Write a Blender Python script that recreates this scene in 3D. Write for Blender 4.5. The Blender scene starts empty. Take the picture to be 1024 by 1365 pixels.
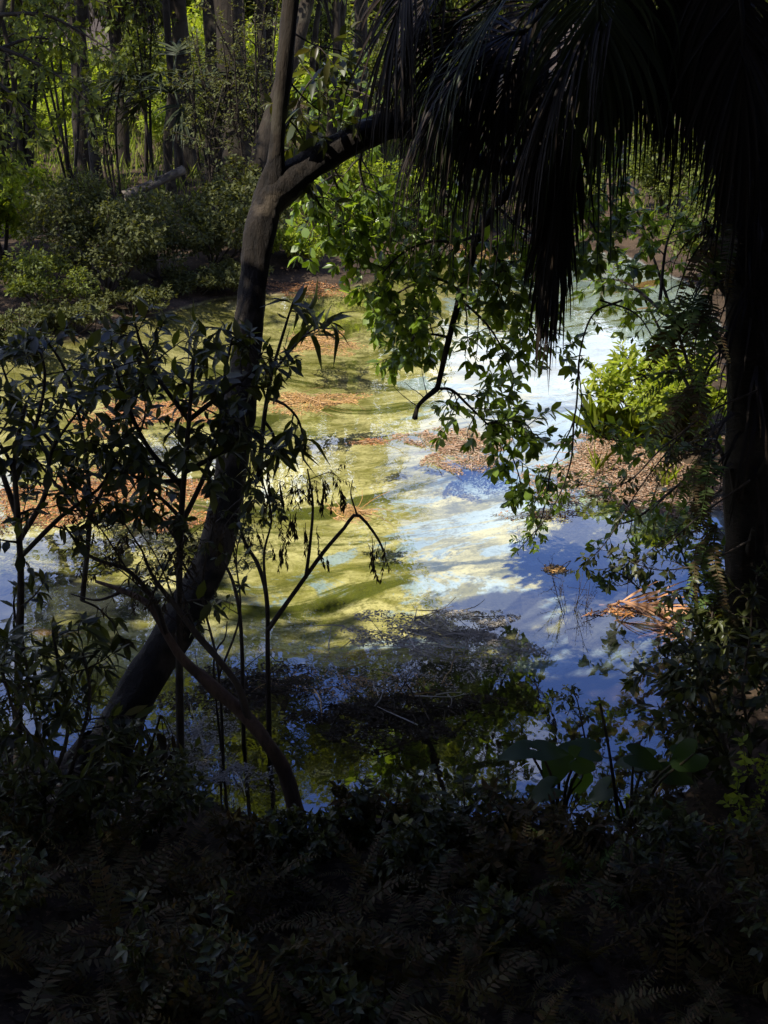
import bpy, math, random
import numpy as np
from mathutils import Vector, Matrix

C = bpy.context.scene
COL = C.collection
rad = math.radians
RNG = np.random.default_rng(7)
random.seed(7)

# ------------------------------------------------------------------ camera
CAMZ, PITCH, VFOV = 4.0, 22.0, 44.0
cam = bpy.data.cameras.new('camera')
camo = bpy.data.objects.new('camera', cam)
COL.objects.link(camo)
camo.location = (0, 0, CAMZ)
camo.rotation_euler = (rad(90 - PITCH), 0, 0)
cam.sensor_fit = 'VERTICAL'
cam.sensor_height = 24
cam.lens = 12 / math.tan(rad(VFOV / 2))
cam.clip_start = 0.05
cam.clip_end = 3000
C.camera = camo
FPX = 682.5 / math.tan(rad(VFOV / 2))
CP, SP = math.cos(rad(PITCH)), math.sin(rad(PITCH))

# ------------------------------------------------------------------ sky, sun, exposure
SUN_EL, SUN_ROT = 55.0, 235.0            # from behind the viewpoint and to the left
world = bpy.data.worlds.new('World')
C.world = world
world.use_nodes = True
wn, wl = world.node_tree.nodes, world.node_tree.links
wn.clear()
sky = wn.new('ShaderNodeTexSky')
sky.sky_type = 'NISHITA'
sky.sun_disc = False
sky.sun_elevation = rad(SUN_EL)
sky.sun_rotation = rad(SUN_ROT)
sky.air_density = 1.0
sky.dust_density = 0.5
sky.ozone_density = 2.5
wtc = wn.new('ShaderNodeTexCoord')
wmap = wn.new('ShaderNodeMapping')
wmap.inputs['Scale'].default_value = (1, 1, 2.2)
wno = wn.new('ShaderNodeTexNoise')
wno.inputs['Scale'].default_value = 3.4
wno.inputs['Detail'].default_value = 6
wno.inputs['Roughness'].default_value = 0.6
wrp = wn.new('ShaderNodeValToRGB')
wrp.color_ramp.elements[0].position = 0.45
wrp.color_ramp.elements[1].position = 0.72
wmx = wn.new('ShaderNodeMix')
wmx.data_type = 'RGBA'
wmx.inputs['B'].default_value = (6.6, 6.9, 7.4, 1)
wbg = wn.new('ShaderNodeBackground')
wbg.inputs['Strength'].default_value = 0.14
wout = wn.new('ShaderNodeOutputWorld')
wl.new(wtc.outputs['Generated'], wmap.inputs['Vector'])
wl.new(wmap.outputs[0], wno.inputs['Vector'])
wsp = wn.new('ShaderNodeSeparateXYZ')
wl.new(wtc.outputs['Generated'], wsp.inputs[0])
wlo = wn.new('ShaderNodeMapRange')            # a bank of cloud low over the horizon
wlo.inputs['From Min'].default_value = 0.12; wlo.inputs['From Max'].default_value = 0.5
wlo.inputs['To Min'].default_value = 0.20; wlo.inputs['To Max'].default_value = -0.04
wl.new(wsp.outputs['Z'], wlo.inputs['Value'])
wad = wn.new('ShaderNodeMath')
wl.new(wno.outputs['Fac'], wad.inputs[0]); wl.new(wlo.outputs[0], wad.inputs[1])
wl.new(wad.outputs[0], wrp.inputs['Fac'])
wl.new(wrp.outputs['Color'], wmx.inputs['Factor'])
whs = wn.new('ShaderNodeHueSaturation')
whs.inputs['Saturation'].default_value = 1.22
whs.inputs['Value'].default_value = 1.15
whs.inputs['Hue'].default_value = 0.522
wl.new(sky.outputs[0], whs.inputs['Color'])
wl.new(whs.outputs[0], wmx.inputs['A'])
wl.new(wmx.outputs['Result'], wbg.inputs['Color'])
wl.new(wbg.outputs[0], wout.inputs['Surface'])

sun = bpy.data.lights.new('sun', 'SUN')
sun.energy = 5.0
sun.angle = rad(0.5)
sun.color = (1.0, 0.94, 0.82)
suno = bpy.data.objects.new('sun', sun)
COL.objects.link(suno)
sd = Vector((math.sin(rad(SUN_ROT)) * math.cos(rad(SUN_EL)),
             math.cos(rad(SUN_ROT)) * math.cos(rad(SUN_EL)), math.sin(rad(SUN_EL))))
suno.rotation_euler = sd.to_track_quat('Z', 'Y').to_euler()
suno.location = sd * 60

C.view_settings.view_transform = 'Standard'
C.view_settings.look = 'None'
C.view_settings.exposure = 1.05
C.view_settings.gamma = 1.0
C.view_settings.use_curve_mapping = False
cy = C.cycles
cy.max_bounces = 8
cy.diffuse_bounces = 2
cy.glossy_bounces = 3
cy.transmission_bounces = 3
cy.transparent_max_bounces = 12
cy.caustics_reflective = False
cy.caustics_refractive = False
cy.use_denoising = True
cy.sample_clamp_indirect = 4

# ------------------------------------------------------------------ pixel -> world helpers
def ray(px, py):
    x = (px - 512) / FPX
    v = (682.5 - py) / FPX
    return np.array([x, CP + v * SP, -SP + v * CP])

def P(px, py, d):
    r = ray(px, py)
    return np.array([0, 0, CAMZ]) + r * (d / r[1])

def W(px, py, z=0.0):
    r = ray(px, py)
    return np.array([0, 0, CAMZ]) + r * ((z - CAMZ) / r[2])

def path(pts, d0, d1):
    n = len(pts)
    return [P(p[0], p[1], d0 + (d1 - d0) * i / (n - 1)) for i, p in enumerate(pts)]

# ------------------------------------------------------------------ mesh building
class Geo:
    def __init__(s):
        s.v, s.l, s.t, s.n = [], [], [], 0
    def add(s, V, loops, totals):
        V = np.asarray(V, float)
        s.v.append(V)
        s.l.append(np.asarray(loops, np.int64) + s.n)
        s.t.append(np.asarray(totals, np.int64))
        s.n += len(V)
    def faces(s, V, F):
        s.add(V, [i for f in F for i in f], [len(f) for f in F])
    def inst(s, tpl, pos, X, Y, Z, sc):
        V, F = tpl
        V = np.asarray(V, float)
        pos = np.asarray(pos, float)
        k, m = len(pos), len(V)
        if k == 0:
            return
        sc = np.broadcast_to(np.asarray(sc, float), (k,))[:, None, None]
        A = (V[None, :, 0:1] * X[:, None, :] + V[None, :, 1:2] * Y[:, None, :] + V[None, :, 2:3] * Z[:, None, :]) * sc + pos[:, None, :]
        loops = np.array([i for f in F for i in f])
        tot = np.array([len(f) for f in F])
        s.add(A.reshape(-1, 3), (loops[None, :] + (np.arange(k) * m)[:, None]).ravel(), np.tile(tot, k))
    def mesh(s, name, mat, smooth=True):
        me = bpy.data.meshes.new(name)
        v = np.concatenate(s.v); l = np.concatenate(s.l); t = np.concatenate(s.t)
        me.vertices.add(len(v)); me.vertices.foreach_set('co', v.ravel())
        me.loops.add(len(l)); me.loops.foreach_set('vertex_index', l.astype(np.int32))
        me.polygons.add(len(t))
        st = np.concatenate([[0], np.cumsum(t)[:-1]])
        me.polygons.foreach_set('loop_start', st.astype(np.int32))
        me.polygons.foreach_set('loop_total', t.astype(np.int32))
        me.polygons.foreach_set('use_smooth', np.full(len(t), smooth))
        me.update(calc_edges=True)
        me.materials.append(mat)
        return me
    def obj(s, name, mat, parent=None, smooth=True):
        if s.n == 0:
            return None
        o = bpy.data.objects.new(name, s.mesh(name, mat, smooth))
        COL.objects.link(o)
        if parent is not None:
            o.parent = parent
            o.matrix_parent_inverse = Matrix.Translation(-Vector(parent.location))
        return o

def thing(name, label, cat, loc, group=None):
    o = bpy.data.objects.new(name, None)
    o.empty_display_size = 0.1
    COL.objects.link(o)
    o.location = tuple(float(a) for a in loc)
    o['label'] = label
    o['category'] = cat
    if group:
        o['group'] = group
    return o

def tag(o, label, cat, group=None, kind=None):
    o['label'] = label
    o['category'] = cat
    if group: o['group'] = group
    if kind: o['kind'] = kind
    return o

def dup(root, loc, rz, sc, label, group=None):
    r = root.copy(); COL.objects.link(r)
    r.location = tuple(float(a) for a in loc)
    r.rotation_euler = (0, 0, rz)
    r.scale = (sc, sc, sc) if np.isscalar(sc) else tuple(sc)
    r['label'] = label
    if group: r['group'] = group
    for ch in list(root.children):
        c = ch.copy(); COL.objects.link(c); c.parent = r
        c.matrix_parent_inverse = ch.matrix_parent_inverse.copy()
    return r

def norm(a):
    a = np.asarray(a, float)
    return a / np.maximum(np.linalg.norm(a, axis=-1, keepdims=True), 1e-9)

def spline(pts, n):
    p = np.asarray(pts, float)
    if len(p) == 2:
        t = np.linspace(0, 1, n)[:, None]
        return p[0] * (1 - t) + p[1] * t
    q = np.vstack([2 * p[0] - p[1], p, 2 * p[-1] - p[-2]])
    out = []
    for u in np.linspace(0, len(p) - 1 - 1e-6, n):
        i = int(u); t = u - i
        a, b, c, d = q[i], q[i + 1], q[i + 2], q[i + 3]
        out.append(0.5 * (2 * b + (c - a) * t + (2 * a - 5 * b + 4 * c - d) * t * t + (3 * b - a - 3 * c + d) * t ** 3))
    return np.array(out)

def tube(G, pts, r, sides=6, knob=0.0, rng=RNG):
    p = np.asarray(pts, float)
    n = len(p)
    r = np.interp(np.linspace(0, 1, n), np.linspace(0, 1, len(r)), r) if len(np.atleast_1d(r)) != n else np.asarray(r, float)
    T = norm(np.gradient(p, axis=0))
    a = np.array([1, 0, 0]) if abs(T[0][0]) < 0.8 else np.array([0, 1, 0])
    N = norm(np.cross(T[0], a))
    ang = np.arange(sides) / sides * 2 * math.pi
    V = []
    ph = rng.random(4) * 6.3
    for i in range(n):
        N = norm(N - T[i] * np.dot(N, T[i]))
        B = np.cross(T[i], N)
        rr = np.full(sides, r[i])
        if knob:
            rr = rr * (1 + knob * (np.sin(ang * 2 + i * 0.35 + ph[0]) + 0.7 * np.sin(ang * 3 - i * 0.6 + ph[1]) + 0.6 * np.sin(i * 0.9 + ph[2]) + 0.5 * rng.normal(size=sides)))
        V.append(p[i] + rr[:, None] * (np.cos(ang)[:, None] * N + np.sin(ang)[:, None] * B))
    V.append(p[-1:] + T[-1] * r[-1] * 0.5)
    V = np.vstack(V)
    F = []
    for i in range(n - 1):
        for k in range(sides):
            k2 = (k + 1) % sides
            F.append((i * sides + k, i * sides + k2, (i + 1) * sides + k2, (i + 1) * sides + k))
    e = n * sides
    for k in range(sides):
        F.append(((n - 1) * sides + k, (n - 1) * sides + (k + 1) % sides, e))
    G.faces(V, F)

def shoot(start, d, L, n=6, wob=0.18, grav=0.0, rng=RNG):
    p = [np.asarray(start, float)]
    d = norm(d)
    for i in range(n):
        d = norm(d + rng.normal(size=3) * wob + np.array([0, 0, -grav]))
        p.append(p[-1] + d * L / n)
    return np.array(p)

# leaf templates: length along +Y, normal +Z
def leaf_tpl(w=0.36, fold=0.12, droop=0.15, tipw=0.62):
    st = [0.28, tipw]
    V = [(0, 0, 0)]
    for i, y in enumerate(st):
        ww = w * (0.42 if i == 0 else 0.46)
        z = -droop * y * y
        V += [(-ww, y, z + fold * ww * 2), (0, y, z), (ww, y, z + fold * ww * 2)]
    V.append((0, 1, -droop))
    F = [(0, 2, 1), (0, 3, 2), (1, 2, 5, 4), (2, 3, 6, 5), (4, 5, 7), (5, 6, 7)]
    return V, F
LEAF = leaf_tpl(0.42)
LEAF_OB = leaf_tpl(0.5, 0.1, 0.12, 0.7)
LEAF_LONG = leaf_tpl(0.26, 0.14, 0.3, 0.6)
LEAF_S = ([(0, 0, 0), (-0.26, 0.5, 0.06), (0, 1, -0.1), (0.26, 0.5, 0.06)], [(0, 3, 2), (0, 2, 1)])
VARI = {}
def variants(t, w, fold, droop, tw):
    VARI[id(t)] = [t, leaf_tpl(w * 0.8, fold * 2.4, droop * 2.6, tw - 0.08), leaf_tpl(w * 1.12, fold * 0.3, -droop * 0.8, tw), leaf_tpl(w * 0.7, fold * 1.5, droop * 1.4, tw - 0.12)]
variants(LEAF, 0.42, 0.12, 0.15, 0.62); variants(LEAF_OB, 0.5, 0.1, 0.12, 0.7); variants(LEAF_LONG, 0.26, 0.14, 0.3, 0.6)
LEAF_N = ([(0, 0, 0), (-0.13, 0.45, 0.03), (0, 1, -0.14), (0.13, 0.45, 0.03)], [(0, 3, 2), (0, 2, 1)])

def put_leaves(G, tpl, pos, d, nrm, size):
    d = norm(d)
    nrm = np.asarray(nrm, float)
    z = norm(nrm - d * np.sum(nrm * d, axis=1, keepdims=True))
    x = np.cross(d, z)
    if id(tpl) in VARI:
        size = np.broadcast_to(np.asarray(size, float), (len(d),)); pos = np.asarray(pos, float)
        w = RNG.integers(0, 4, len(d))
        for q in range(4):
            k = w == q
            G.inst(VARI[id(tpl)][q], pos[k], x[k], d[k], z[k], size[k])
        return
    G.inst(tpl, pos, x, d, z, size)

def twig_leaves(GL, pts, tpl, size, n, whorl=0, spread=0.9, droop=0.25, rng=RNG, start=0.25, jit=0.25):
    pts = np.asarray(pts, float)
    L = len(pts) - 1
    T = norm(np.gradient(pts, axis=0))
    pos, dd, nn, ss = [], [], [], []
    for i in range(n + whorl):
        u = 1.0 if i >= n else start + (1 - start) * (i + rng.random() * 0.6) / max(n, 1)
        u = min(u, 1.0) * L
        k = min(int(u), L - 1); f = u - k
        p = pts[k] * (1 - f) + pts[k + 1] * f
        t = T[min(k + 1, L)]
        a = i * 2.4 + rng.random() * 0.8
        b = norm(np.cross(t, [0.3, 0.2, 1.0])); c = np.cross(t, b)
        s = math.cos(a) * b + math.sin(a) * c
        sp = spread if i < n else spread * 0.9
        d = norm(t * 0.7 + s * sp + np.array([0, 0, -droop]) + rng.normal(size=3) * jit)
        pos.append(p); dd.append(d)
        nn.append(np.array([0, 0, 1.0]) + t * 0.5 + rng.normal(size=3) * 0.35)
        ss.append(size * (0.45 + 0.8 * rng.random()))
    if pos:
        put_leaves(GL, tpl, np.array(pos), np.array(dd), np.array(nn), np.array(ss))

def leafy_branch(GW, GL, pts, r0, r1, nside, slen, tpl, size, nl, whorl=5, sides=5, res=None, grav=0.05, rng=RNG, tmin=0.2, sub=0, upd=0.0, knob=0.05, droop=0.25, spread=0.9):
    """a stem through pts with leafy side shoots"""
    pts = spline(pts, res or max(6, len(pts) * 4))
    tube(GW, pts, np.linspace(r0, r1, len(pts)), sides, knob, rng)
    T = norm(np.gradient(pts, axis=0))
    n = len(pts)
    for i in range(nside):
        u = tmin + (1 - tmin) * (i + rng.random()) / nside
        k = min(int(u * (n - 1)), n - 2)
        a = i * 2.4 + rng.random()
        b = norm(np.cross(T[k], [0.2, 0.1, 1.0])); c = np.cross(T[k], b)
        d = T[k] * 0.55 + math.cos(a) * b + math.sin(a) * c + np.array([0, 0, upd])
        l = slen * (0.5 + 0.8 * rng.random()) * (1.1 - 0.4 * u)
        s = shoot(pts[k], d, l, 5, 0.16, grav, rng)
        rr = max(r0 + (r1 - r0) * u, r1) * 0.55
        tube(GW, s, np.linspace(max(rr, size * 0.03), size * 0.018, len(s)), 4, 0, rng)
        twig_leaves(GL, s, tpl, size, nl, whorl, spread, droop, rng)
        for q in range(sub):
            kk = rng.integers(1, len(s) - 1)
            s2 = shoot(s[kk], norm(s[kk + 1] - s[kk]) + rng.normal(size=3) * 0.7, l * 0.5, 4, 0.16, grav, rng)
            tube(GW, s2, np.linspace(size * 0.035, size * 0.018, len(s2)), 3, 0, rng)
            twig_leaves(GL, s2, tpl, size, max(nl - 2, 2), whorl, spread, droop, rng)
    twig_leaves(GL, pts[-4:], tpl, size, nl, whorl, spread, droop, rng)
    return pts

def clumps(GL, centres, rads, per, tpl, size, rng=RNG, up=0.8, shell=0.5):
    for c, r in zip(centres, rads):
        k = int(per)
        v = norm(rng.normal(size=(k, 3)))
        q = (shell + (1 - shell) * rng.random(k)) ** 0.7
        pos = np.asarray(c) + v * q[:, None] * np.asarray(r)
        d = v * 0.8 + rng.normal(size=(k, 3)) * 0.7 + np.array([0, 0, -0.15])
        nr = np.array([0, 0, up]) + v * 0.5 + rng.normal(size=(k, 3)) * 0.45
        put_leaves(GL, tpl, pos, d, nr, size * (0.55 + 0.75 * rng.random(k)))

# ------------------------------------------------------------------ materials
def newmat(name):
    m = bpy.data.materials.new(name)
    m.use_nodes = True
    m.node_tree.nodes.clear()
    return m, m.node_tree.nodes, m.node_tree.links

def ramp(N, stops):
    r = N.new('ShaderNodeValToRGB')
    e = r.color_ramp.elements
    while len(e) < len(stops):
        e.new(0.5)
    for q, (p, c) in zip(e, stops):
        q.position = p
        q.color = (*c, 1)
    return r

def leaf_mat(name, cols, transl=0.35, tcol=None, rough=0.42, spec=0.4):
    m, N, L = newmat(name)
    geo = N.new('ShaderNodeNewGeometry')
    cr = ramp(N, [(i / max(len(cols) - 1, 1), c) for i, c in enumerate(cols)])
    L.new(geo.outputs['Random Per Island'], cr.inputs['Fac'])
    tc = N.new('ShaderNodeTexCoord')
    no = N.new('ShaderNodeTexNoise'); no.inputs['Scale'].default_value = 1.3; no.inputs['Detail'].default_value = 2
    L.new(geo.outputs['Position'], no.inputs['Vector'])
    hs = N.new('ShaderNodeHueSaturation')
    mr = N.new('ShaderNodeMapRange'); mr.inputs['To Min'].default_value = 0.75; mr.inputs['To Max'].default_value = 1.25
    L.new(no.outputs['Fac'], mr.inputs['Value'])
    L.new(mr.outputs[0], hs.inputs['Value'])
    L.new(cr.outputs['Color'], hs.inputs['Color'])
    bs = N.new('ShaderNodeBsdfPrincipled')
    bs.inputs['Roughness'].default_value = rough
    bs.inputs['Specular IOR Level'].default_value = spec
    L.new(hs.outputs['Color'], bs.inputs['Base Color'])
    out = N.new('ShaderNodeOutputMaterial')
    if transl > 0:
        tr = N.new('ShaderNodeBsdfTranslucent')
        mc = N.new('ShaderNodeMix'); mc.data_type = 'RGBA'; mc.blend_type = 'MULTIPLY'
        mc.inputs['Factor'].default_value = 1
        mc.inputs['B'].default_value = (*(tcol or (2.4, 2.2, 0.7)), 1)
        L.new(hs.outputs['Color'], mc.inputs['A'])
        L.new(mc.outputs['Result'], tr.inputs['Color'])
        mx = N.new('ShaderNodeMixShader'); mx.inputs['Fac'].default_value = transl
        L.new(bs.outputs[0], mx.inputs[1]); L.new(tr.outputs[0], mx.inputs[2])
        L.new(mx.outputs[0], out.inputs['Surface'])
    else:
        L.new(bs.outputs[0], out.inputs['Surface'])
    return m

def bark_mat(name, c0, c1, c2, scale=14, bump=0.6, stretch=(1, 1, 0.25), rough=0.85):
    m, N, L = newmat(name)
    tc = N.new('ShaderNodeNewGeometry')
    mp = N.new('ShaderNodeMapping'); mp.inputs['Scale'].default_value = stretch
    L.new(tc.outputs['Position'], mp.inputs['Vector'])
    n1 = N.new('ShaderNodeTexNoise'); n1.inputs['Scale'].default_value = scale; n1.inputs['Detail'].default_value = 8; n1.inputs['Roughness'].default_value = 0.65
    n2 = N.new('ShaderNodeTexNoise'); n2.inputs['Scale'].default_value = 3.2; n2.inputs['Detail'].default_value = 5
    L.new(mp.outputs[0], n1.inputs['Vector']); L.new(tc.outputs['Position'], n2.inputs['Vector'])
    cr = ramp(N, [(0.3, c0), (0.62, c1)])
    L.new(n1.outputs['Fac'], cr.inputs['Fac'])
    c2r = ramp(N, [(0.54, (0, 0, 0)), (0.62, (1, 1, 1))])
    L.new(n2.outputs['Fac'], c2r.inputs['Fac'])
    mx = N.new('ShaderNodeMix'); mx.data_type = 'RGBA'
    mx.inputs['B'].default_value = (*c2, 1)
    L.new(c2r.outputs['Color'], mx.inputs['Factor']); L.new(cr.outputs['Color'], mx.inputs['A'])
    bs = N.new('ShaderNodeBsdfPrincipled'); bs.inputs['Roughness'].default_value = rough
    bs.inputs['Specular IOR Level'].default_value = 0.25
    L.new(mx.outputs['Result'], bs.inputs['Base Color'])
    bp = N.new('ShaderNodeBump'); bp.inputs['Strength'].default_value = bump; bp.inputs['Distance'].default_value = 0.035
    L.new(n1.outputs['Fac'], bp.inputs['Height']); L.new(bp.outputs[0], bs.inputs['Normal'])
    out = N.new('ShaderNodeOutputMaterial')
    L.new(bs.outputs[0], out.inputs['Surface'])
    return m

M = {}
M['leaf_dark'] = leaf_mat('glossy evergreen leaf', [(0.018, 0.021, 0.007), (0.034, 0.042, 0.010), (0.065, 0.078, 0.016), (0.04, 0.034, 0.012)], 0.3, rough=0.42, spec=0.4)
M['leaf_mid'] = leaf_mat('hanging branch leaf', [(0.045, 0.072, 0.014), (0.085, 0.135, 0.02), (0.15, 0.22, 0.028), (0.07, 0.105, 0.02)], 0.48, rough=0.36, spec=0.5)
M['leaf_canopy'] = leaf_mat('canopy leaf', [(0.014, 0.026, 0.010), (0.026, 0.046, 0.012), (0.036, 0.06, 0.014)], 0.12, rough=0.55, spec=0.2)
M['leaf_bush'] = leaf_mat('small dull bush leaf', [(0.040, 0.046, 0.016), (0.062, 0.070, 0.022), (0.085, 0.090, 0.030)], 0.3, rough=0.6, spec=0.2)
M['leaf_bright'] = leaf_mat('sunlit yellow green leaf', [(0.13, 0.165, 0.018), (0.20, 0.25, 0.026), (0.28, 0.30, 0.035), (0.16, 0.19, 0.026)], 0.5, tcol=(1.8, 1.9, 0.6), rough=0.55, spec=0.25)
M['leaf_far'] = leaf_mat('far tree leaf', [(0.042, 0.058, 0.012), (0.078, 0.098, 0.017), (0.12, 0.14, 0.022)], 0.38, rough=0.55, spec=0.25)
M['leaf_wither'] = leaf_mat('withered brown leaf', [(0.022, 0.016, 0.010), (0.045, 0.030, 0.016), (0.030, 0.026, 0.014)], 0.2, tcol=(1.5, 1.2, 0.7), rough=0.7, spec=0.15)
M['fern'] = leaf_mat('fern leaf', [(0.036, 0.030, 0.009), (0.052, 0.046, 0.012), (0.058, 0.038, 0.013), (0.075, 0.044, 0.016)], 0.25, rough=0.6, spec=0.2)
M['fern_bright'] = leaf_mat('bright fern leaf', [(0.055, 0.095, 0.022), (0.085, 0.13, 0.03), (0.07, 0.09, 0.03)], 0.38, rough=0.55, spec=0.2)
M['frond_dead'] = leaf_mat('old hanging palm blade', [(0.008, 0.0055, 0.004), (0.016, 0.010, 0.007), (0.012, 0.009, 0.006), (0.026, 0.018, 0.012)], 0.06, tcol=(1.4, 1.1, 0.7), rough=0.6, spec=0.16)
M['frond_green'] = leaf_mat('green palm blade', [(0.016, 0.022, 0.012), (0.026, 0.034, 0.017), (0.036, 0.040, 0.018)], 0.15, rough=0.55, spec=0.2)
M['frond_orange'] = leaf_mat('fallen orange palm blade', [(0.26, 0.12, 0.05), (0.40, 0.20, 0.09), (0.34, 0.19, 0.11), (0.18, 0.09, 0.05)], 0.15, tcol=(1.3, 1.0, 0.6), rough=0.5, spec=0.3)
M['litter'] = leaf_mat('floating dead leaf', [(0.12, 0.045, 0.015), (0.32, 0.13, 0.035), (0.42, 0.20, 0.07), (0.27, 0.11, 0.04), (0.07, 0.04, 0.02), (0.36, 0.24, 0.13)], 0.0, rough=0.6, spec=0.3)
M['litter_pink'] = leaf_mat('dull pinkish leaf debris', [(0.10, 0.06, 0.035), (0.24, 0.14, 0.085), (0.32, 0.21, 0.14), (0.20, 0.12, 0.07), (0.38, 0.30, 0.22), (0.07, 0.05, 0.03), (0.30, 0.14, 0.06)], 0.0, rough=0.7, spec=0.2)
M['litter_gold'] = leaf_mat('floating golden leaf', [(0.26, 0.14, 0.04), (0.36, 0.20, 0.055), (0.30, 0.18, 0.08), (0.17, 0.11, 0.04)], 0.0, rough=0.6, spec=0.3)
M['scum'] = leaf_mat('grey floating debris', [(0.16, 0.14, 0.115), (0.26, 0.235, 0.20), (0.36, 0.33, 0.29), (0.10, 0.085, 0.06)], 0.0, rough=0.7, spec=0.2)
M['grass'] = leaf_mat('bank grass blade', [(0.10, 0.14, 0.02), (0.16, 0.19, 0.03), (0.20, 0.20, 0.05)], 0.4, tcol=(1.6, 1.7, 0.6), rough=0.6, spec=0.2)
M['ear'] = leaf_mat('elephant ear leaf', [(0.026, 0.046, 0.016), (0.04, 0.075, 0.02)], 0.5, rough=0.4, spec=0.4)
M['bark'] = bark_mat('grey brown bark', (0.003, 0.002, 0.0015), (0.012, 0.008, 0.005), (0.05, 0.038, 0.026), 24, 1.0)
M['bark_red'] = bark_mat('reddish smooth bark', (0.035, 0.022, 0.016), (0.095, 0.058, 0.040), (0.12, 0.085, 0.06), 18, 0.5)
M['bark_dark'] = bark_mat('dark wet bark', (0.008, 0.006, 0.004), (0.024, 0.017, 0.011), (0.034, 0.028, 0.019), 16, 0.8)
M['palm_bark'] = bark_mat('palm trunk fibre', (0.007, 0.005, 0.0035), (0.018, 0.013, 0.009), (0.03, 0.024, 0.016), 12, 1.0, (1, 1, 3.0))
M['log'] = bark_mat('weathered grey log', (0.04, 0.033, 0.026), (0.12, 0.10, 0.08), (0.17, 0.145, 0.115), 14, 0.6, (0.3, 1, 1))
M['twig'] = bark_mat('thin twig bark', (0.018, 0.013, 0.010), (0.048, 0.036, 0.028), (0.06, 0.05, 0.04), 20, 0.2)
M['petiole'] = bark_mat('dark leaf stalk', (0.02, 0.018, 0.010), (0.05, 0.045, 0.022), (0.045, 0.03, 0.018), 10, 0.1)

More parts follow.
